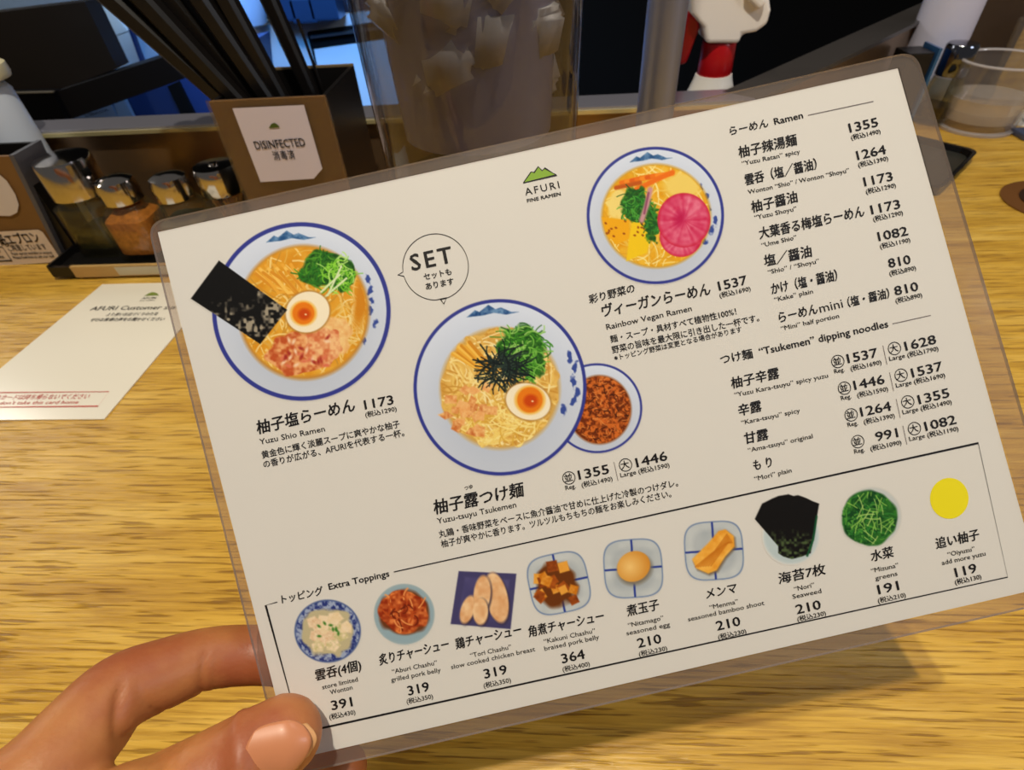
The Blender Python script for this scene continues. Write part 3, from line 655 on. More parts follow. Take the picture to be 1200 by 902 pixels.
TL = .00012
def T(s, x0_, y0_, x1_, y1_, size, wgt=.0, shear=0., mat=INK, space=1.0):
    return text(s, mp(x0_, y0_, TL), mp(x1_, y1_, TL), MN, size * PX, mat, menu, wgt, 0, shear, space=space)
BR = .036      # brush weight
def num(s, x0_, y0_, x1_, y1_): T(s, x0_, y0_, x1_, y1_, 15.2, .036)
def tax(n, x0_, y0_, x1_, y1_, pre=''): T(pre + '(税込%s)' % n, x0_, y0_, x1_, y1_, 7.2, .028)
def jp(s, x0_, y0_, x1_, y1_, size): T(s, x0_, y0_ - size * .06, x1_, y1_ - size * .06, size, BR, .12)
def en(s, x0_, y0_, x1_, y1_, size=7.4, wgt=.016): T(s, x0_, y0_, x1_, y1_, size, wgt)
def line(pts, wpx=1.0, mat=INK): return polyline('printed_line', [mp(*p, TL) for p in pts], wpx * PX, MN, 0, mat, menu)

jp('柚子塩らーめん', 302, 508.7, 416.6, 481, 17.5); num('1173', 428, 479.4, 461.5, 473); tax('1290', 428.5, 488.6, 465, 481)
en('Yuzu Shio Ramen', 304.7, 520.7, 381, 505, 9.2, .015)
en('黄金色に輝く淡麗スープに爽やかな柚子', 307.5, 536.6, 469, 499.6, 9.6, .022)
en('の香りが広がる、AFURIを代表する一杯。', 309.3, 547.6, 474, 510, 9.6, .022)
T('SET', 483.3, 317, 531, 306.8, 27.5, .03, space=1.25)
en('セットも', 497.4, 327.6, 529.3, 321, 9, .035); en('あります', 499.6, 339, 532, 332.3, 9, .035)
pts = []
for k in range(0, 360, 5):
    t = R(k); q = (510.4 + 38.5 * math.cos(t), 312.6 + 38.8 * math.sin(t))
    if k == 85: pts += [(516.5, 350.9), (520, 356), (523.4, 348.8)]; continue
    if k in (80,): continue
    if k == 165: pts += [(473.2, 323.5), (466.4, 322), (472.2, 318.6)]; continue
    if k == 170: continue
    pts.append(q)
line(pts + [pts[0]], .8)
LG = [(613.3, 214.2), (622.4, 201.2), (626, 202.1), (630.7, 195.2), (635.4, 199.9), (638.3, 196.9), (652.4, 204.9)]
mflat('logo', LG, .00008, GREENI); line(LG + [LG[0], LG[1]], 1.1)
T('AFURI', 616, 228.8, 656, 220, 12, .012, space=1.3); en('FINE RAMEN', 618, 237.2, 657.3, 228.6, 5.8, .05)
jp('彩り野菜の', 691, 355.8, 744.4, 341.8, 11.5); jp('ヴィーガンらーめん', 706.6, 371.3, 833.2, 344.9, 16.5)
num('1537', 843.2, 340.2, 876.4, 332.5); tax('1690', 843.8, 348.6, 880, 340.3)
en('Rainbow Vegan Ramen', 711.2, 386.2, 811, 364, 9.4, .015)
en('麺・スープ・具材すべて植物性100%！', 716, 401, 863.4, 368, 9.6, .022)
en('野菜の旨味を最大限に引き出した一杯です。', 718, 413.4, 890, 375.4, 9.6, .022)
en('※トッピング野菜は変更となる場合があります', 720.5, 422.2, 869.6, 388.2, 7.6, .022)
jp('つゆ', 545, 574.4, 554.4, 571.8, 5.5); jp('柚子露つけ麺', 509.4, 602.6, 615.5, 580.4, 18.5)
en('Yuzu-tsuyu Tsukemen', 513, 613.6, 605.3, 594, 9.4, .015)
en('丸鶏・香味野菜をベースに魚介醤油で甘めに仕上げた冷製のつけダレ。', 515, 629.6, 795, 568.8, 9.6, .022)
en('柚子が爽やかに香ります。ツルツルもちもちの麺をお楽しみください。', 517.8, 641, 787, 581.5, 9.6, .022)
def circ(cx, cy, ch, r=7.3):
    line([(cx + r * math.cos(R(k)), cy + r * math.sin(R(k))) for k in range(0, 361, 15)], .9)
    T(ch, cx - 4.6, cy + 4.6, cx + 4.8, cy + 2.5, 10.2, .02)
def pair(cx, cy, a_, ta, b_, tb_):
    circ(cx, cy, '並'); 
    num(a_, cx + (12.2 if len(a_) > 3 else 22), cy + (1.9 if len(a_) > 3 else -.4), cx + 47.5, cy - 5.6); T('Reg.', cx - 3.6, cy + 14.2, cx + 8.2, cy + 11.6, 7.2, .02)
    tax(ta, cx + 15.4, cy + 11.0, cx + 51.4, cy + 3.2)
    line([(cx + 52.8, cy - 18.6), (cx + 57.6, cy + 3.4)], .7, GREYI)
    circ(cx + 66.4, cy - 15.2, '大'); num(b_, cx + 80, cy - 12.6, cx + 115.8, cy - 21.2)
    T('Large', cx + 60.8, cy - .6, cx + 79, cy - 4.6, 7.2, .02); tax(tb_, cx + 82, cy - 4.9, cx + 118.2, cy - 12.8)
pair(666.7, 559.8, '1355', '1490', '1446', '1590')
rows = [('1537', '1690', '1628', '1790'), ('1446', '1590', '1537', '1690'), ('1264', '1390', '1355', '1490'), ('991', '1090', '1082', '1190')]
for i, r_4 in enumerate(rows): pair(981.9 + 7.8 * i, 423.3 + 31.3 * i, *r_4)
# ramen column
jp('らーめん', 856, 158.4, 900.9, 148.4, 11.5); T('Ramen', 908.2, 145.9, 941.4, 138.2, 11, .03)
line([(947, 134.9), (1023.6, 118.6)], .9, GREYI)
jp('柚子辣湯麺', 866.6, 184.8, 935.4, 169.2, 15); en('“Yuzu Ratan” spicy', 870, 193.8, 938, 179.6); num('1355', 996.3, 154.9, 1029.6, 147.6); tax('1490', 998, 163.6, 1032.2, 156)
jp('雲呑（塩／醤油）', 874, 217, 958, 197.6, 14.5); en('Wonton “Shio” / Wonton “Shoyu”', 877.2, 227.4, 995.6, 201.6); num('1264', 1005.3, 187.1, 1038.9, 179.6); tax('1390', 1006.3, 195.8, 1041.2, 187.6)
jp('柚子醤油', 881.6, 249, 935.8, 236, 15); en('“Yuzu Shoyu”', 884.9, 257.2, 934, 246.4); num('1173', 1013.6, 218, 1046.8, 211); tax('1290', 1015.3, 227, 1050.2, 219.2)
jp('大葉香る梅塩らーめん', 890.5, 280, 1013.6, 253, 15); en('“Ume Shio”', 893.2, 289.6, 934, 280); num('1173', 1021.9, 250.8, 1055.5, 243.6); tax('1290', 1023.9, 259.2, 1058.5, 251.4)
jp('塩／醤油', 896.5, 312.2, 952.4, 300, 15); en('“Shio” / “Shoyu”', 900.5, 321.2, 960.4, 307.8); num('1082', 1030.2, 282.2, 1064.5, 275); tax('1190', 1031.9, 291.2, 1067.1, 283.2)
jp('かけ（塩・醤油）', 904.8, 344.8, 982, 328, 14.5); en('“Kake” plain', 908.2, 353.4, 953, 343.4); num('810', 1042.2, 313.6, 1067.8, 308.4); tax('890', 1042.9, 323, 1073.8, 316)
jp('らーめん', 913.8, 378, 959, 367, 14); T('mini', 961.4, 366.2, 988.5, 360, 15, .0); jp('（塩・醤油）', 994.5, 359.6, 1043, 348.6, 13)
en('“Mini” half portion', 915.8, 387.2, 983.7, 372.2); num('810', 1049.5, 346, 1076.8, 340); tax('890', 1050.2, 355, 1081, 347.8)
T('つけ麺', 845.3, 426, 882.7, 418.4, 12.6, .035); T('“Tsukemen” dipping noodles', 890.7, 416, 1041.3, 383.0, 12, .03); line([(1046, 379.3), (1090.7, 369.3)], .9, GREYI)
jp('柚子辛露', 857.9, 455.3, 913.9, 442.4, 14.5); en('“Yuzu Kara-tsuyu” spicy yuzu', 861.3, 465, 970.7, 442)
jp('辛露', 866.7, 487.3, 893.3, 481, 14.5); en('“Kara-tsuyu” spicy', 869.3, 497.6, 937.9, 483)
jp('甘露', 873.9, 520.1, 901.3, 514, 14.5); en('“Ama-tsuyu” original', 877.3, 530, 952.8, 513)
jp('も り', 884, 551, 905.3, 546.6, 13.5); en('“Mori” plain', 884.8, 563.3, 928, 553.2)
# toppings frame
line([(325, 705.3), (311.3, 709.0), (352, 858.5), (1181, 676), (1146.5, 519), (461.5, 670)], 1.2)
T('トッピング', 330.6, 706.4, 379.3, 695.6, 11, .03, .1); T('Extra Toppings', 385.9, 690.9, 456.4, 675.0, 10.4, .035)
def tops_(nm, a_, size, sub, n_, na, t_, ta):
    jp(nm, *a_, size)
    for s, q in sub: en(s, *q)
    num(n_, *na); tax(t_, *ta)
tops_('雲呑(4個)', (370.3, 797.4, 423.8, 784.6), 14, [('store limited', (378, 807.6, 419.6, 798)), ('Wonton', (387.3, 813.6, 413.3, 807.4))], '391', (389.3, 831.8, 413.3, 827), '430', (386.4, 842.8, 416.7, 836.4))
tops_('炙りチャーシュー', (445, 779.4, 526.7, 760), 14, [('“Aburi Chashu”', (460, 789.4, 512.5, 778.4)), ('grilled pork belly', (458.7, 798.9, 516.8, 787))], '319', (479, 814.6, 503.5, 809), '350', (477, 824.6, 507.7, 818))
tops_('鶏チャーシュー', (534.6, 760.6, 611.7, 743), 14, [('“Tori Chashu”', (551.6, 770.4, 599.5, 760)), ('slow cooked chicken breast', (529, 784, 627.3, 762.6))], '319', (568.3, 794.8, 594.7, 789), '350', (567.2, 806, 599, 799))
tops_('角煮チャーシュー', (620, 746.3, 708.5, 727), 14, [('“Kakuni Chashu”', (637.8, 754, 698, 741)), ('braised pork belly', (638.5, 762.4, 702.4, 748.4))], '364', (659.3, 777, 685.9, 771), '400', (659.8, 787, 691.5, 780))
tops_('煮玉子', (735.4, 722, 773.2, 713.6), 14, [('“Nitamago”', (736.6, 735, 778, 726)), ('seasoned egg', (734.6, 744.4, 785.4, 733.6))], '210', (748.3, 758.8, 775.6, 752.8), '230', (749.3, 769, 782.2, 761.6))
tops_('メンマ', (828, 701.6, 864.6, 693.6), 13, [('“Menma”', (832.2, 714.1, 865.4, 706.8)), ('seasoned bamboo shoot', (806.8, 728, 896, 708.4))], '210', (840.7, 738.6, 868.3, 732.4), '230', (842.2, 749, 874.9, 741.8))
tops_('海苔7枚', (913.3, 684.2, 968.5, 672), 14, [('“Nori”', (931.4, 692.6, 954.9, 687.4)), ('Seaweed', (929.4, 701.6, 962.9, 694.4))], '210', (934.2, 719.3, 962.6, 713), '230', (935, 728.2, 968.2, 720.6))
tops_('水菜', (1021.5, 657.9, 1048.4, 651.8), 14, [('“Mizuna”', (1021.5, 671.2, 1053.3, 664.2)), ('greens', (1026.3, 679.8, 1052, 674))], '191', (1030, 696, 1054, 690.8), '210', (1029.5, 706.5, 1061.8, 699.2))
tops_('追い柚子', (1097.5, 643, 1148.5, 631.4), 14, [('“Oiyuzu”', (1111.3, 652, 1142.8, 645)), ('add more yuzu', (1104.3, 662, 1155.3, 650.6))], '119', (1120.7, 676, 1145.3, 670.2), '130', (1119.8, 684.8, 1150.4, 677.8))

# ---------------------------------------------------------------- printed pictures (painted per vertex)
def vnoise(X, Y, sc, seed=0):
    r = np.random.default_rng(seed); G = r.random((64, 64)); x = X / sc + 7.3; y = Y / sc + 3.1
    xi = np.floor(x).astype(int); yi = np.floor(y).astype(int); fx = x - xi; fy = y - yi
    fx = fx * fx * (3 - 2 * fx); fy = fy * fy * (3 - 2 * fy); g = lambda a_, b_: G[a_ % 64, b_ % 64]
    return (g(xi, yi) * (1 - fx) + g(xi + 1, yi) * fx) * (1 - fy) + (g(xi, yi + 1) * (1 - fx) + g(xi + 1, yi + 1) * fx) * fy
class Pic:
    def __init__(s, cx, cy, rx, ry, step, base=(222, 220, 217)):
        s.step = step; xs = np.arange(cx - rx, cx + rx + step, step); ys = np.arange(cy - ry, cy + ry + step, step)
        s.nx, s.ny = len(xs), len(ys); s.X, s.Y = np.meshgrid(xs, ys); s.c = np.ones((s.ny, s.nx, 3)) * np.array(base, float); s.k = np.zeros((s.ny, s.nx))
        s.clip = None
    def put(s, m, col, cut=True):
        m = np.clip(m, 0, 1)
        if s.clip is not None: m = m * s.clip
        col = np.array(col, float)
        if col.ndim == 1: col = col[None, None, :]
        s.c = s.c * (1 - m[..., None]) + col * m[..., None]; s.k = np.maximum(s.k, m)
    def ell_d(s, cx, cy, rx, ry, rot=0.):
        x, y = s.X - cx, s.Y - cy; c_, s_ = math.cos(R(rot)), math.sin(R(rot)); a_, b_ = x * c_ + y * s_, -x * s_ + y * c_
        q = np.sqrt((a_ / rx) ** 2 + (b_ / ry) ** 2) + 1e-9; return (1 - q) * min(rx, ry)
    def ell(s, cx, cy, rx, ry, col, rot=0., soft=1., wob=0., seed=1):
        d = s.ell_d(cx, cy, rx, ry, rot)
        if wob: d = d + (vnoise(s.X, s.Y, max(3, rx / 3), seed) - .5) * 2 * wob
        m = np.clip(d / soft + .5, 0, 1); s.put(m, col); return m
    def poly_m(s, pts, soft=1.):
        d = np.full(s.X.shape, 1e9); inside = np.zeros(s.X.shape, bool); n = len(pts)
        for i in range(n):
            (x0_, y0_), (x1_, y1_) = pts[i], pts[(i + 1) % n]; ex, ey = x1_ - x0_, y1_ - y0_
            t = np.clip(((s.X - x0_) * ex + (s.Y - y0_) * ey) / (ex * ex + ey * ey + 1e-9), 0, 1)
            d = np.minimum(d, np.hypot(s.X - x0_ - t * ex, s.Y - y0_ - t * ey))
            cond = ((y0_ > s.Y) != (y1_ > s.Y)) & (s.X < (x1_ - x0_) * (s.Y - y0_) / (y1_ - y0_ + 1e-12) + x0_); inside ^= cond
        return np.clip(np.where(inside, d, -d) / soft + .5, 0, 1)
    def poly(s, pts, col, soft=1.): m = s.poly_m(pts, soft); s.put(m, col); return m
    def stroke(s, pts, wd, col, soft=.9, op=1.):
        d = np.full(s.X.shape, 1e9)
        for (x0_, y0_), (x1_, y1_) in zip(pts[:-1], pts[1:]):
            ex, ey = x1_ - x0_, y1_ - y0_; t = np.clip(((s.X - x0_) * ex + (s.Y - y0_) * ey) / (ex * ex + ey * ey + 1e-9), 0, 1)
            d = np.minimum(d, np.hypot(s.X - x0_ - t * ex, s.Y - y0_ - t * ey))
        s.put(np.clip((wd / 2 - d) / soft + .5, 0, 1) * op, col)
    def tex(s, c0, c1, sc, seed, stretch=(1, 1), con=1.6):
        n = vnoise(s.X * stretch[0], s.Y * stretch[1], sc, seed) * .6 + vnoise(s.X * stretch[0], s.Y * stretch[1], sc / 2.3, seed + 5) * .4
        n = np.clip((n - .5) * con + .5, 0, 1)[..., None]; return np.array(c0) * (1 - n) + np.array(c1) * n
    def noodles(s, cx, cy, rx, ry, n, cols, wd=1.6, seed=0, L=26, bend=.5, ang=None):
        r = random.Random(seed)
        for _ in range(n):
            a_ = r.random() * 6.28; q = math.sqrt(r.random()); x, y = cx + rx * q * math.cos(a_), cy + ry * q * math.sin(a_)
            t = (r.random() * 6.28) if ang is None else R(ang + r.uniform(-14, 14)); k = r.uniform(-bend, bend); pts = [(x, y)]
            for _i in range(6): t += k / 3; x += math.cos(t) * L / 6; y += math.sin(t) * L / 6; pts.append((x, y))
            s.stroke(pts, wd * r.uniform(.7, 1.2), r.choice(cols), .9, .85)
    def build(s, name, lift=.00006):
        v = mp_arr(s.X.ravel(), s.Y.ravel(), lift)
        idx = np.arange(s.nx * s.ny).reshape(s.ny, s.nx); k = s.k
        keep = (k[:-1, :-1] + k[1:, :-1] + k[:-1, 1:] + k[1:, 1:]) > .01
        q = np.stack([idx[:-1, :-1][keep], idx[1:, :-1][keep], idx[1:, 1:][keep], idx[:-1, 1:][keep]], -1)
        used = np.unique(q); rm = np.full(idx.size, -1); rm[used] = np.arange(len(used)); q = rm[q]; v = v[used]
        me = bpy.data.meshes.new(name); me.vertices.add(len(v)); me.vertices.foreach_set('co', v.ravel().astype(np.float32))
        me.loops.add(q.size); me.loops.foreach_set('vertex_index', q.ravel().astype(np.int32)); me.polygons.add(len(q))
        me.polygons.foreach_set('loop_start', np.arange(0, q.size, 4, dtype=np.int32)); me.polygons.foreach_set('loop_total', np.full(len(q), 4, dtype=np.int32))
        me.update(calc_edges=True)
        at = me.color_attributes.new('col', 'FLOAT_COLOR', 'POINT'); c_ = np.clip(s.c.reshape(-1, 3)[used] / 255, 0, 1)
        lin = np.where(c_ <= .04045, c_ / 12.92, ((c_ + .055) / 1.055) ** 2.4)
        at.data.foreach_set('color', np.concatenate([lin, np.ones((len(lin), 1))], 1).astype(np.float32).ravel())
        return link(name, me, VC, menu)
RIM = (54, 62, 150)
def bowl(p, cx, cy, r, rw, ci):                      # blue rimmed bowl seen from above
    p.ell(cx, cy, r, r * ci, RIM, soft=1.2)
    d = p.ell_d(cx, cy, r - rw, (r - rw) * ci); q = np.clip(1 - d / (r - rw), 0, 1)[..., None]
    shade = np.clip(.5 + (p.Y - cy) / r * .5 , 0, 1)[..., None]
    col = np.array((222, 232, 252)) * q + np.array((188, 202, 232)) * (1 - q); col = col * (1 - shade * .10)
    p.put(np.clip(d / 1.2 + .5, 0, 1), col)
def mount(p, x, y, s=1., col=(36, 84, 140)):
    pts = [(0, 14), (9, 6), (14, 8), (24, 0), (32, 5), (38, 3), (50, 8), (58, 8), (44, 11), (30, 9), (18, 12)]
    p.poly([(x + a_ * s, y + b_ * s) for a_, b_ in pts], p.tex(col, (110, 150, 196), 5, 3), 1.4)
def plants(p, pts, s=4):
    for i, (x, y) in enumerate(pts): p.ell(x, y, s * .5, s, (58, 80, 160), rot=20 * math.sin(i * 2), soft=1.5, wob=1.5, seed=i)
def egg(p, cx, cy, rx, ry, rot, yx, yy, yr):
    p.ell(cx, cy, rx + 1.5, ry + 1.5, (178, 130, 60), rot, 3); p.ell(cx, cy, rx, ry, (250, 240, 214), rot, 1.4)
    p.ell(yx, yy, yr * 1.22, yr * 1.15, (246, 196, 92), 0, 3); p.ell(yx, yy, yr, yr, (236, 128, 22), 0, 2); p.ell(yx + 1, yy + 1, yr * .55, yr * .5, (206, 72, 10), 0, 4)
    p.ell(yx + yr * .2, yy + yr * .1, 1.3, 1, (255, 220, 170), 0, 1)
def greens(p, cx, cy, rx, ry, n, seed, cols=((70, 150, 40), (110, 190, 60), (36, 104, 30), (150, 214, 90)), L=12):
    p.ell(cx, cy, rx, ry, p.tex((24, 74, 22), (70, 140, 40), 4, seed), 0, 3, 4, seed)
    p.noodles(cx, cy, rx * .95, ry * .95, n, cols, 1.5, seed, L, 1.2)

# bowl 1
p = Pic(345, 365, 124, 108, .8); cx, cy = 353.2, 364.9
bowl(p, cx, cy, 104.6, 5, 1.0); mount(p, 312, 270, 1.0); plants(p, [(431, 328), (434, 340), (436, 352), (434, 364), (440, 378), (426, 400)], 5)
p.ell(356, 366, 77, 79, (196, 140, 60), soft=5); m = p.ell(356, 365, 74, 76, p.tex((222, 150, 34), (236, 178, 62), 14, 2), soft=4)
p.clip = np.clip(p.ell_d(356, 365, 74, 76) / 2, 0, 1)
p.noodles(350, 365, 70, 74, 120, [(244, 208, 120), (232, 186, 84), (250, 224, 150), (206, 150, 54)], 2.0, 4, 44, 1.0)
p.noodles(300, 412, 26, 22, 26, [(248, 214, 130), (228, 176, 76)], 1.8, 9, 40, .8, 60)
p.noodles(412, 378, 18, 34, 40, [(248, 226, 160), (236, 198, 110)], 1.7, 5, 26, 1.2)
p.ell(425, 345, 8, 40, (214, 138, 30), 10, 6)
for i in range(16):
    a_ = i * 3.1; p.stroke([(292 + a_ * 1.05, 312 - a_ * .05 + (i % 3) * 4), (318 + a_ * .9, 334 + (i % 4) * 3), (338 + a_ * .35, 340 + (i % 3) * 2)], 3.6, [(240, 176, 62), (250, 202, 96), (222, 150, 44)][i % 3], 1.2)
p.clip = None
greens(p, 378, 315, 26, 22, 50, 11, ((40, 120, 34), (26, 84, 26), (84, 160, 44)), 14)
greens(p, 398, 322, 18, 20, 60, 12, ((150, 222, 70), (120, 200, 50), (190, 236, 130)), 13)
for q in (((370, 348), (398, 322)), ((376, 352), (406, 326)), ((384, 346), (400, 312))): p.stroke(q, 2.2, (222, 238, 190))
p.ell(386, 392, 26, 24, p.tex((236, 178, 110), (248, 214, 150), 6, 8), 0, 3, 4, 3)
p.ell(350, 413, 35, 24, p.tex((196, 88, 44), (240, 176, 116), 7, 6, con=2.6), -8, 2, 5, 4)
p.ell(378, 404, 22, 22, p.tex((216, 118, 74), (246, 196, 140), 7, 9, con=2.4), 20, 2, 4, 5)
for i in range(26):
    rr_ = random.Random(i); x, y = 350 + rr_.uniform(-26, 36), 413 + rr_.uniform(-18, 17); p.ell(x, y, 3.4, 1.6, [(168, 50, 40), (250, 214, 180), (226, 120, 90)][i % 3], rr_.uniform(0, 180), 2.2)
egg(p, 360.5, 365.5, 26, 23.5, -25, 355.6, 367, 13)
NO = [(256.5, 305.2), (336.5, 363), (305, 403), (223.6, 349.8)]
n2 = vnoise(p.X, p.Y, 3.2, 21) * vnoise(p.X, p.Y, 9, 22) * np.clip((p.X * .5 + p.Y - 448) / 70, 0.12, 1)
p.put(p.poly_m(NO, 1.2), np.array((14, 14, 16)) + (np.clip((n2 - .16) * 3.4, 0, 1)[..., None] * np.array((150, 140, 120))))
p.build('bowl_picture')
# dipping bowl then tsukemen bowl
p = Pic(643, 458, 162, 108, .8)
bowl(p, 699.5, 478.2, 53.2, 2.6, .99)
p.ell(702.5, 480, 37.5, 40.5, (150, 84, 34), 0, 3); p.clip = np.clip(p.ell_d(702.5, 480, 37, 40) / 1.5, 0, 1)
p.put(np.ones(p.X.shape), p.tex((110, 44, 10), (214, 110, 40), 4, 31, con=3)); p.noodles(702, 480, 36, 38, 170, [(206, 100, 40), (60, 24, 10), (228, 140, 70), (130, 50, 16)], 1.1, 33, 6, 1)
p.clip = None
cx, cy = 585.9, 453.7; bowl(p, cx, cy, 101.4, 4, 1.02); mount(p, 547, 357, 1.05, (28, 70, 130)); plants(p, [(668, 418), (674, 430), (672, 446), (676, 458), (672, 470), (660, 480)], 6)
p.ell(586, 455, 70, 71, (212, 170, 90), 0, 6); p.clip = np.clip((p.ell_d(586, 455, 69, 70) + (vnoise(p.X, p.Y, 9, 3) - .5) * 8) / 2, 0, 1)
p.put(np.ones(p.X.shape), p.tex((214, 160, 70), (240, 200, 110), 8, 41))
p.noodles(590, 455, 70, 70, 240, [(250, 226, 150), (240, 204, 110), (252, 236, 176), (206, 150, 60), (234, 190, 96)], 2.1, 43, 34, 1.6)
p.noodles(600, 495, 46, 26, 90, [(252, 232, 150), (246, 216, 120), (224, 176, 70)], 2.1, 44, 30, 1.4, 160)
for i in range(9): p.stroke([(526 + i * 3, 412 - i * 1.4), (560 + i * 2.6, 436 + i * .6 - 4)], 4.2, [(238, 176, 60), (248, 200, 88), (214, 144, 40)][i % 3], 1.2)
p.clip = None
r3 = random.Random(5)
for i in range(26):
    x, y = 546 + r3.gauss(0, 15), 484 + r3.gauss(0, 14); a_ = r3.uniform(0, 3.1); w_, h_ = r3.uniform(5, 9), r3.uniform(5, 8)
    pts = [(x + w_ * math.cos(a_ + t) * 1.1, y + h_ * math.sin(a_ + t)) for t in (0, 1.5, 3.1, 4.6)]
    p.poly(pts, p.tex([(222, 140, 74), (238, 168, 100), (206, 116, 58)][i % 3], (246, 196, 130), 5, i), 1.6)
greens(p, 612, 408, 27, 26, 110, 51, ((60, 140, 36), (110, 186, 60), (34, 96, 26), (160, 214, 110)), 16)
greens(p, 624, 425, 14, 22, 40, 52, ((84, 160, 50), (130, 200, 80)), 14)
p.noodles(590, 432, 20, 16, 110, [(18, 30, 32), (30, 46, 46), (10, 18, 22), (44, 62, 56)], 1.7, 53, 22, .6)
for i in range(26):
    t = i * .241; p.stroke([(588 + 14 * math.cos(t), 434 + 12 * math.sin(t)), (588 + 32 * math.cos(t), 434 + 24 * math.sin(t))], 1.3, (18, 30, 30))
egg(p, 619, 470.5, 26.5, 21, 18, 621, 468.5, 15)
p.build('bowl_picture')
# vegan bowl
p = Pic(768, 252.4, 84, 84, .75); cx, cy = 768, 252.4; bowl(p, cx, cy, 80.5, 3.4, 1.0); mount(p, 738, 178, .86); plants(p, [(822, 222), (827, 232), (830, 244), (838, 258), (834, 270), (826, 282)], 5)
p.ell(769, 253, 64, 61, (214, 160, 40), 0, 4); p.clip = np.clip(p.ell_d(769, 253, 63, 60) / 2, 0, 1)
p.put(np.ones(p.X.shape), p.tex((230, 160, 20), (244, 196, 60), 12, 61))
p.noodles(768, 252, 62, 60, 140, [(250, 224, 130), (240, 196, 80), (226, 166, 40), (252, 236, 160)], 1.8, 62, 30, 1.2)
p.ell(724, 238, 12, 18, (246, 222, 130), 10, 5, 2); p.ell(800, 218, 22, 16, (244, 214, 110), 0, 8)
for i in range(8): p.stroke([(728 + i * 6, 214 - i * 1.2), (760 + i * 4, 207 - i * .5)], 5, [(240, 120, 20), (250, 146, 36), (226, 100, 16)][i % 3], 1.6)
p.stroke([(738, 226), (770, 210), (788, 202)], 6, (240, 116, 22), 2); p.stroke([(722, 220), (750, 214)], 5, (196, 90, 20), 2)
p.clip = None
p.poly([(705, 254), (737, 258), (738, 280), (722, 286), (710, 274)], (244, 176, 20), 2); p.poly([(741, 256), (756, 262), (762, 282), (758, 296), (734, 306), (737, 280)], (246, 206, 28), 2)
r3 = random.Random(9)
for _ in range(40):
    x, y = r3.uniform(709, 757), r3.uniform(258, 300)
    if (x < 736 and y < 280) or x > 740: p.ell(x, y, 1.5, 1.1, (150, 70, 14), r3.uniform(0, 90), 1.4)
greens(p, 745, 240, 17, 20, 60, 63, ((40, 130, 40), (80, 170, 60), (20, 84, 30)), 11); greens(p, 764, 262, 9, 22, 26, 64, ((50, 140, 50), (24, 90, 34)), 9)
p.stroke([(762, 222), (758, 240), (752, 258)], 6, (206, 150, 160), 3); p.stroke([(760, 226), (755, 250)], 2.4, (150, 80, 110), 1.5)
def pinkdisc(x, y, rx, ry, sd):
    d = p.ell_d(x, y, rx, ry); t = np.arctan2(p.Y - y, p.X - x); q = np.clip(d / rx, 0, 1)
    n = vnoise(np.cos(t) * 14 + 20, np.sin(t) * 14 + 20, 2.2, sd) * .6 + vnoise(p.X, p.Y, 4, sd + 1) * .4
    col = np.array((206, 34, 84)) * (1 - n[..., None] * .75) + np.array((250, 170, 190)) * n[..., None] * .75
    ed = np.clip(1 - q * 7, 0, 1)[..., None]; col = col * (1 - ed * .8) + np.array((204, 26, 60)) * ed * .8
    p.put(np.clip(d / 1.4 + .5, 0, 1), col)
pinkdisc(798, 277, 25, 24, 71); pinkdisc(801.5, 258, 31, 32, 73); p.ell(797, 256, 6, 9, (196, 24, 84), 20, 8)
p.build('bowl_picture')
# toppings
def dish(p, cx, cy, r, asp=1., rim=(150, 166, 178), ins=(176, 192, 200)):
    p.ell(cx, cy, r, r * asp, rim, 0, 1.6); p.ell(cx, cy, r - 2, (r - 2) * asp, ins, 0, 2.5)
p = Pic(384, 739, 41, 40, .8); p.ell(384, 739.3, 39, 37, (84, 104, 156), 0, 1.6)
p.put(np.clip(p.ell_d(384, 739.3, 38, 36) / 1.5, 0, 1), p.tex((44, 58, 128), (160, 174, 206), 4, 81, con=3))
p.ell(385, 740, 30, 28, (196, 186, 150), 0, 4, 5, 2)
r3 = random.Random(3)
for i in range(15):
    a_ = i * 2.4; q = 4 + 1.35 * i; x, y = 385 + q * math.cos(a_), 739 + q * math.sin(a_) * .95
    p.poly([(x + 9 * math.cos(t + a_) * r3.uniform(.7, 1.2), y + 8 * math.sin(t + a_)) for t in (0, 1.2, 2.5, 3.8, 5)], p.tex([(226, 190, 150), (238, 214, 170), (204, 196, 140)][i % 3], (246, 226, 196), 4, i), 2)
for i in range(8): p.ell(385 + r3.uniform(-12, 12), 742 + r3.uniform(-14, 14), 2.4, 1.4, (70, 130, 50), r3.uniform(0, 90), 1.6)
p.build('topping_picture')
p = Pic(474, 719.5, 38, 38, .8); dish(p, 473.7, 719.5, 35.6, 1.0, (158, 180, 190), (150, 176, 190)); p.ell(473.5, 718, 30, 26, (110, 60, 30), 0, 4, 2)
p.ell(473.5, 717, 29, 24.5, p.tex((150, 48, 16), (232, 130, 66), 7, 91, con=2.4), 0, 1.6, 2.5, 6); p.noodles(474, 717, 22, 17, 26, [(110, 34, 12), (244, 160, 90), (190, 80, 30)], 1.8, 92, 14, 1.4)
p.build('topping_picture')
p = Pic(566.5, 703, 41, 38, .8); Q = [(537.5, 669), (605.2, 672), (598.4, 737), (528, 731)]; p.poly(Q, (70, 66, 112), 1.4)
p.poly([(545, 676), (597, 679), (591, 729), (537, 724)], p.tex((92, 88, 138), (70, 66, 116), 20, 3), 3)
for (x, y, rx, ry, rt) in ((548, 714, 8, 17, 18), (582, 700, 13, 30, -12), (565, 696, 10, 22, 5), (563, 716, 9, 16, 0)):
    p.ell(x + 1.5, y + 1.5, rx, ry, (60, 50, 70), rt, 3); p.ell(x, y, rx, ry, p.tex((226, 168, 116), (246, 208, 162), 9, int(x)), rt, 1.8)
p.build('topping_picture')
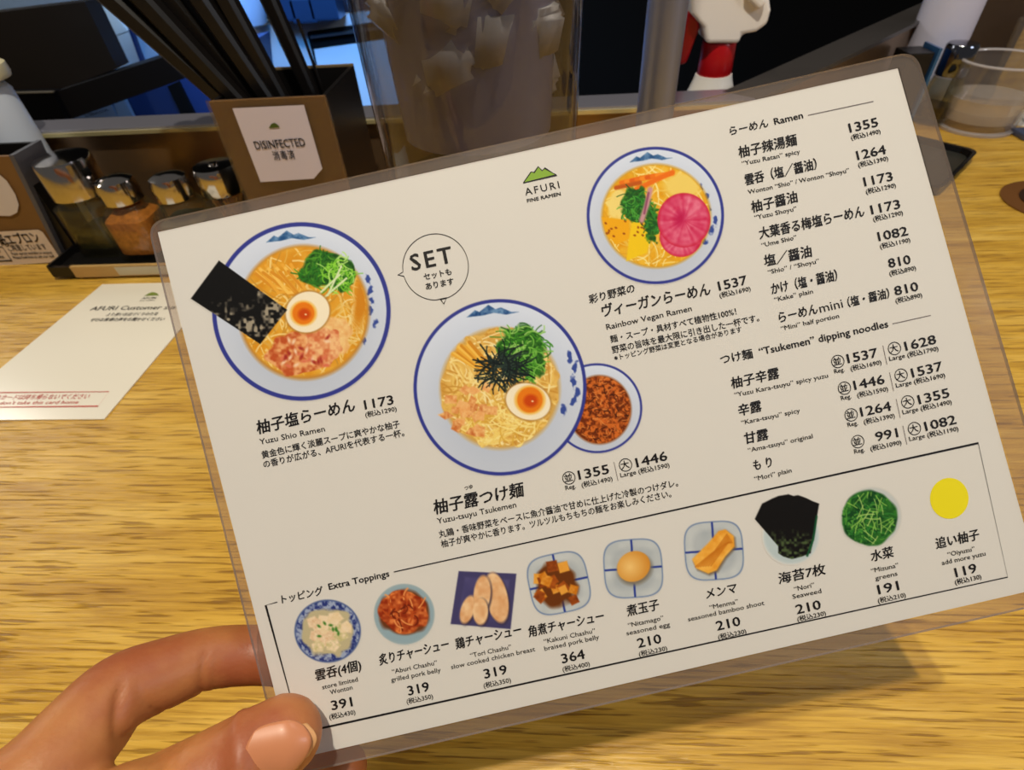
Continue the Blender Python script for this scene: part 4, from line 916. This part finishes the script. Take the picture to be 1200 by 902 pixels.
def sqplate(p, cx, cy, r, rot, sd):
    x, y = p.X - cx, p.Y - cy; c_, s_ = math.cos(R(rot)), math.sin(R(rot)); a_, b_ = x * c_ + y * s_, -x * s_ + y * c_
    q = (np.abs(a_ / r) ** 3.6 + np.abs(b_ / r) ** 3.6) ** (1 / 3.6); d = (1 - q) * r
    p.put(np.clip(d / 1.3 + .5, 0, 1), (110, 134, 176)); p.put(np.clip((d - 1.4) / 1.4 + .5, 0, 1), p.tex((188, 196, 202), (204, 210, 214), 16, sd)); p.put(np.clip((d - 7) / 6, 0, 1) * .35, (150, 160, 172))
    for ang in (rot, rot + 90, rot + 180, rot + 270):
        u_, v_ = math.cos(R(ang)), math.sin(R(ang)); p.stroke([(cx + u_ * (r - 2), cy + v_ * (r - 2)), (cx + u_ * (r * .45), cy + v_ * (r * .45))], 2.4, (40, 60, 150), 1.2)
p = Pic(654.9, 683.2, 39, 40, .8); sqplate(p, 654.9, 683.2, 35.4, -12, 1); r3 = random.Random(12)
p.ell(652, 684, 24, 26, (110, 56, 16), 0, 5, 3)
for i in range(17):
    x, y = 652 + r3.uniform(-21, 21), 683 + r3.uniform(-21, 22); a_ = r3.uniform(0, 3); w_ = r3.uniform(6, 9)
    p.poly([(x + w_ * math.cos(a_ + t), y + w_ * math.sin(a_ + t)) for t in (0, 1.57, 3.14, 4.71)], p.tex([(206, 120, 24), (236, 164, 60), (150, 70, 16), (120, 50, 14)][i % 4], (240, 170, 70) if i % 4 < 2 else (180, 90, 26), 6, i), 1.6)
p.build('topping_picture')
p = Pic(742, 665.9, 38, 38, .8); sqplate(p, 742, 665.9, 34.6, -4, 2); p.ell(744, 667, 21, 18, (130, 124, 112), -25, 5)
e = p.ell_d(742.5, 663.5, 20, 17.5, -28); q = np.clip(np.hypot(p.X - 738, p.Y - 664) / 24, 0, 1)[..., None]
p.put(np.clip(e / 1.4 + .5, 0, 1), np.array((248, 206, 128)) * (1 - q) + np.array((214, 144, 52)) * q); p.build('topping_picture')
p = Pic(836.6, 645.1, 38, 38, .8); sqplate(p, 836.6, 645.1, 34.6, -4, 3)
BB = [(811, 655), (830, 636), (842, 622), (850, 620), (860, 628), (861, 640), (850, 652), (840, 668), (830, 672), (816, 666)]
p.poly([(x + 1.5, y + 2) for x, y in BB], (110, 96, 80), 4); p.poly(BB, p.tex((236, 160, 50), (250, 190, 84), 8, 5), 2)
for i in range(7): p.stroke([(815 + i * 3, 664 - i * .2), (838 + i * 2.5, 645 - i * 1.5), (852 + i, 626 + i * 1.6)], 1.3, (196, 110, 22), 1.4, .8)
p.build('topping_picture')
p = Pic(926, 616, 42, 46, .8); p.ell(927, 628, 33, 33, (206, 216, 220), 0, 2); p.ell(927, 628, 31, 31, (190, 206, 212), 0, 3)
NF = [(884.5, 608), (893, 590), (905, 584), (912, 581), (918, 580), (924, 579), (930, 581), (935, 580), (941, 582), (946, 584), (952, 587), (960, 590), (958, 602), (955, 625), (950, 648), (940, 652), (928, 655), (918, 652), (912, 648), (912, 640), (900, 626)]
n2 = vnoise(p.X, p.Y, 3, 44) * np.clip((p.Y - 606) / 30, .05, 1)
p.put(p.poly_m(NF, 1.2), np.array((16, 14, 14)) + np.clip((n2 - .3) * 2, 0, 1)[..., None] * np.array((60, 80, 44))); p.stroke([(957, 605), (953, 632), (946, 651)], 2.4, (20, 84, 50), 1.5); p.build('topping_picture')
p = Pic(1021, 604.2, 37, 37, .8); p.ell(1022, 605, 35, 35, (214, 212, 208), 0, 2); p.ell(1022, 605, 33.5, 33.5, (198, 204, 206), 0, 3)
p.ell(1018.5, 607, 33, 32.5, p.tex((16, 64, 28), (50, 120, 40), 7, 66), 0, 2.5, 1.5, 5); p.clip = np.clip(p.ell_d(1018.5, 607, 33, 32) / 2, 0, 1)
p.noodles(1018, 607, 30, 30, 110, [(50, 130, 50), (30, 90, 36), (90, 160, 60), (20, 70, 30)], 1.6, 67, 16, 1); p.noodles(1022, 606, 26, 26, 30, [(150, 200, 90), (180, 214, 120)], 1.1, 68, 18, .3)
p.build('topping_picture')
mflat('yuzu_dot', [(1112.5 + 22.6 * math.cos(R(k)), 583.8 + 24 * math.sin(R(k))) for k in range(0, 360, 8)][::-1], .00006, YELLOWI)

# ================================================================ HAND
def zmenu(px, py): return float((M.T @ (mp(px, py) - EYE))[2]) * 1000
def tube(bm, pts, seg=20):
    # pts: list of (np.array camera-mm, radius mm[, flatten])
    P3 = [np.array(p[0], float) for p in pts]; rad = [p[1] for p in pts]
    # resample with Catmull-Rom
    Q = []; Rr = []
    for i in range(len(P3) - 1):
        p0 = P3[max(i - 1, 0)]; p1 = P3[i]; p2 = P3[i + 1]; p3 = P3[min(i + 2, len(P3) - 1)]
        for k in range(8):
            t = k / 8; Q.append(.5 * ((2 * p1) + (-p0 + p2) * t + (2 * p0 - 5 * p1 + 4 * p2 - p3) * t * t + (-p0 + 3 * p1 - 3 * p2 + p3) * t ** 3)); Rr.append(rad[i] * (1 - t) + rad[i + 1] * t)
    Q.append(P3[-1]); Rr.append(rad[-1])
    rings = []; ref = np.array([0, 0, 1.])
    def addring(c_, d, r):
        s = np.cross(d, ref); s /= np.linalg.norm(s) + 1e-9; t = np.cross(d, s)
        rings.append([bm.verts.new(Vector(c_ + (s * math.cos(a_) + t * math.sin(a_)) * r)) for a_ in np.linspace(0, 2 * math.pi, seg, endpoint=False)])
    n = len(Q); D = [Q[min(i + 1, n - 1)] - Q[max(i - 1, 0)] for i in range(n)]; D = [d / (np.linalg.norm(d) + 1e-9) for d in D]
    for a_ in (80, 60, 40, 20): addring(Q[0] - D[0] * Rr[0] * math.sin(R(a_)), D[0], Rr[0] * math.cos(R(a_)))
    for i in range(n): addring(Q[i], D[i], Rr[i])
    for a_ in (20, 40, 60, 80): addring(Q[-1] + D[-1] * Rr[-1] * math.sin(R(a_)), D[-1], Rr[-1] * math.cos(R(a_)))
    for i in range(len(rings) - 1):
        for k in range(seg): bm.faces.new((rings[i][k], rings[i][(k + 1) % seg], rings[i + 1][(k + 1) % seg], rings[i + 1][k]))
    bm.faces.new(rings[0][::-1]); bm.faces.new(rings[-1])
def c3(px, py, z): return np.array([(px - 600) / FPX * z, (py - 451) / FPX * z, z])
bm = bmesh.new()
zt1 = zmenu(350, 775)
tube(bm, [((-150, 108, 88), 15), ((-125, 100, 103), 13), (c3(28, 930, 120), 11.2), (c3(92, 862, 130), 10.3), (c3(140, 812, 139), 9.7), (c3(192, 789, 146), 9.1), (c3(246, 771, 153), 8.3), (c3(300, 767, zt1 + 9.2), 8.1), (c3(345, 772, zt1 + 8.6), 7.6), (c3(372, 778, zt1 + 7.8), 6.6)])
zth = zmenu(330, 860)
TTIP, TMID = c3(331, 862, zth - 9.6), c3(288, 890, zth - 12.2)
tube(bm, [((-158, 118, 82), 17), ((-128, 108, 98), 15), (c3(105, 985, 118), 12.5), (c3(190, 942, 129), 11.2), (TMID, 10.9), (TTIP, 9.8)])
tube(bm, [((-150, 124, 92), 14), ((-122, 128, 112), 12), ((-92, 128, 134), 10), ((-72, 124, 152), 9.2), (c3(372, 905, 163), 8.6), (c3(398, 902, 163), 8.2)])
tube(bm, [((-158, 136, 90), 14), ((-128, 144, 112), 12), ((-98, 146, 132), 10), ((-86, 136, 148), 9), ((-80, 124, 156), 8)])
tube(bm, [((-168, 146, 86), 13), ((-140, 156, 104), 11), ((-114, 158, 122), 9), ((-104, 148, 136), 8), ((-98, 138, 144), 7)])
tube(bm, [((-150, 112, 86), 18), ((-168, 136, 82), 18)])
tube(bm, [((-140, 112, 100), 15), ((-158, 138, 96), 15), ((-190, 138, 64), 22)])
tube(bm, [((-165, 128, 80), 20), ((-205, 140, 52), 23), ((-260, 175, 10), 27), ((-320, 215, -50), 34), ((-400, 270, -130), 40)])
for v in bm.verts: v.co = Vector(EYE + M @ (np.array(v.co) / 1000))
me = bpy.data.meshes.new('hand_raw'); bm.to_mesh(me); bm.free()
ho = bpy.data.objects.new('tmp', me); COL.objects.link(ho)
m_ = ho.modifiers.new('r', 'REMESH'); m_.mode = 'VOXEL'; m_.voxel_size = .0011; m_.use_smooth_shade = True
m_ = ho.modifiers.new('s', 'SMOOTH'); m_.factor = .5; m_.iterations = 9
dg = bpy.context.evaluated_depsgraph_get(); hm = bpy.data.meshes.new_from_object(ho.evaluated_get(dg)); bpy.data.objects.remove(ho)
# joint creases, knuckle folds
nvv = len(hm.vertices); co_ = np.empty(nvv * 3); hm.vertices.foreach_get('co', co_); co_ = co_.reshape(-1, 3)
no_ = np.empty(nvv * 3); hm.vertices.foreach_get('normal', no_); no_ = no_.reshape(-1, 3)
cc = (co_ - EYE) @ M * 1000
disp = np.zeros(nvv)
pxv = cc[:, 0] / cc[:, 2] * FPX + 600; pyv = cc[:, 1] / cc[:, 2] * FPX + 451
def crease(pt, nrm, dep, wid, reach=16, front=True):
    pt = np.array(pt); nrm = np.array(nrm, float); nrm /= np.linalg.norm(nrm)
    d = (cc - pt) @ nrm; rr_ = np.linalg.norm(cc - pt, axis=1); return -dep * np.exp(-(d / wid) ** 2) * (rr_ < reach) * np.clip((reach - rr_) / 4, 0, 1)
pip = c3(146, 808, 139); dip = c3(246, 771, 153)
side = np.clip((pyv - 790) / 25, 0, 1)
disp += crease(pip + np.array([4, 4, -2]), (1, -.15, .2), 1.1, .8, 15) * side
disp += crease(pip + np.array([8, 3, -2]), (1, -.3, .2), .4, .6, 13) * side
disp += crease(dip, (1, .1, .3), .55, .7, 13) * np.clip((pyv - 752) / 25, 0, 1)
disp += crease(dip + np.array([2.5, 0, 1]), (1, .1, .3), .3, .5, 12) * np.clip((pyv - 760) / 20, 0, 1)
# the thumb: fold behind the nail
ax = (TTIP - TMID); ax /= np.linalg.norm(ax)
nn = np.array([.10, -.18, -1.0]); nn -= ax * (nn @ ax); nn /= np.linalg.norm(nn); bb = np.cross(ax, nn)
an_ = R(-22); ax2 = ax * math.cos(an_) + bb * math.sin(an_)
if ax2[1] < ax[1]: ax2 = ax * math.cos(an_) - bb * math.sin(an_)
q = (cc - TTIP); qa = q @ ax; qb = q @ bb; qn = q @ nn
fold = (np.exp(-((q @ ax2 + 7.2 + (qb / 8) ** 2 * 1.2) / 2.6) ** 2) * 1.5) * (qn > 0) * (np.abs(qb) < 10)
disp += fold
for kq in (19, 21.5, 24): disp += -.45 * np.exp(-((qa + kq) / .6) ** 2) * (qn > 2)
co_ += no_ * disp[:, None] / 1000
# press thumb pad flat against the menu and keep index pad behind the back film
s_ = (co_ - MO) @ MN
isth = (np.linalg.norm(cc - TTIP, axis=1) < 17) | (np.linalg.norm(cc - TMID, axis=1) < 15)
lim = .0006
push = np.where(isth & (s_ < lim) & (s_ > -.006) & (pxv > 295) & (pyv > 814), lim - s_, 0); co_ += MN * push[:, None]
hm.vertices.foreach_set('co', co_.ravel()); hm.update()
SK = Mat('skin'); b = SK.b
tc = SK.node('ShaderNodeTexCoord'); n1 = SK.node('ShaderNodeTexNoise'); n1.inputs['Scale'].default_value = 45; n1.inputs['Detail'].default_value = 4
rp_ = SK.node('ShaderNodeValToRGB'); e = rp_.color_ramp.elements; e[0].position = .35; e[0].color = (*s2l((160, 88, 52)), 1); e[1].position = .68; e[1].color = (*s2l((192, 130, 72)), 1)
SK.l.new(tc.outputs['Object'], n1.inputs[0]); SK.l.new(n1.outputs[0], rp_.inputs[0]); SK.l.new(rp_.outputs[0], b.inputs['Base Color'])
n2_ = SK.node('ShaderNodeTexNoise'); n2_.inputs['Scale'].default_value = 900; SK.l.new(tc.outputs['Object'], n2_.inputs[0])
bp = SK.node('ShaderNodeBump'); bp.inputs['Strength'].default_value = .25; bp.inputs['Distance'].default_value = .0003; SK.l.new(n2_.outputs[0], bp.inputs['Height']); SK.l.new(bp.outputs[0], b.inputs['Normal'])
b.inputs['Roughness'].default_value = .48; b.inputs['Subsurface Weight'].default_value = .12; b.inputs['Subsurface Radius'].default_value = (1, .3, .15); b.inputs['Subsurface Scale'].default_value = .003
hand = thing('hand', cm(-150, 120, 90), 'bare left hand pinching the lower left corner of the laminated menu', 'hand')
link('skin', hm, SK.m, hand)
# nail
an_ = R(-22); ax2 = ax * math.cos(an_) + bb * math.sin(an_)
if ax2[1] < ax[1]: ax2 = ax * math.cos(an_) - bb * math.sin(an_)
bb2 = np.cross(ax2, nn)
def nail(name, s0, s1, wmax, lift, mat, c0=0., power=2.4):
    nu, nvn = 18, 18; v = []; f = []
    for i in range(nu + 1):
        t = i / nu; s = s0 + (s1 - s0) * t
        wd_ = wmax * (1 - abs(2 * t - 1) ** 4 * (.30 if t < .5 else .45)) ** .5
        rr_ = 10.1 - max(0, s - 1.5) ** 2 * .10
        for j in range(nvn + 1):
            ph = (j / nvn - .5) * 2; bw = ph * wd_; curve = (1 - ph * ph) * (s1 - s0) * .0
            arc = (1 - ph * ph) * (-2.2 if t < .5 else 2.0) * (abs(t - .5) * 2)
            ph2 = bw / 10.2
            v.append(TTIP + ax2 * (s + arc) + (bb2 * math.sin(ph2) + nn * math.cos(ph2)) * (rr_ + lift))
    n1_ = nvn + 1
    for i in range(nu):
        for j in range(nvn): f.append((i * n1_ + j, i * n1_ + j + 1, (i + 1) * n1_ + j + 1, (i + 1) * n1_ + j))
    me = mesh([EYE + M @ (p_ / 1000) for p_ in v], f, True); o = link(name, me, mat, hand)
    md = o.modifiers.new('s', 'SOLIDIFY'); md.thickness = .0006; md.offset = 0
    return o
nail('thumbnail', -4.2, 6.2, 6.2, .12, P('nail_pink', (200, 130, 90), .38, coat=.1, noise=.05, nscale=200))['label'] = 'glossy pink thumbnail'
nail('nail_tip', 6.0, 7.3, 5.2, .08, P('nail_edge', (206, 154, 102), .4))['label'] = 'pale free edge of the nail'
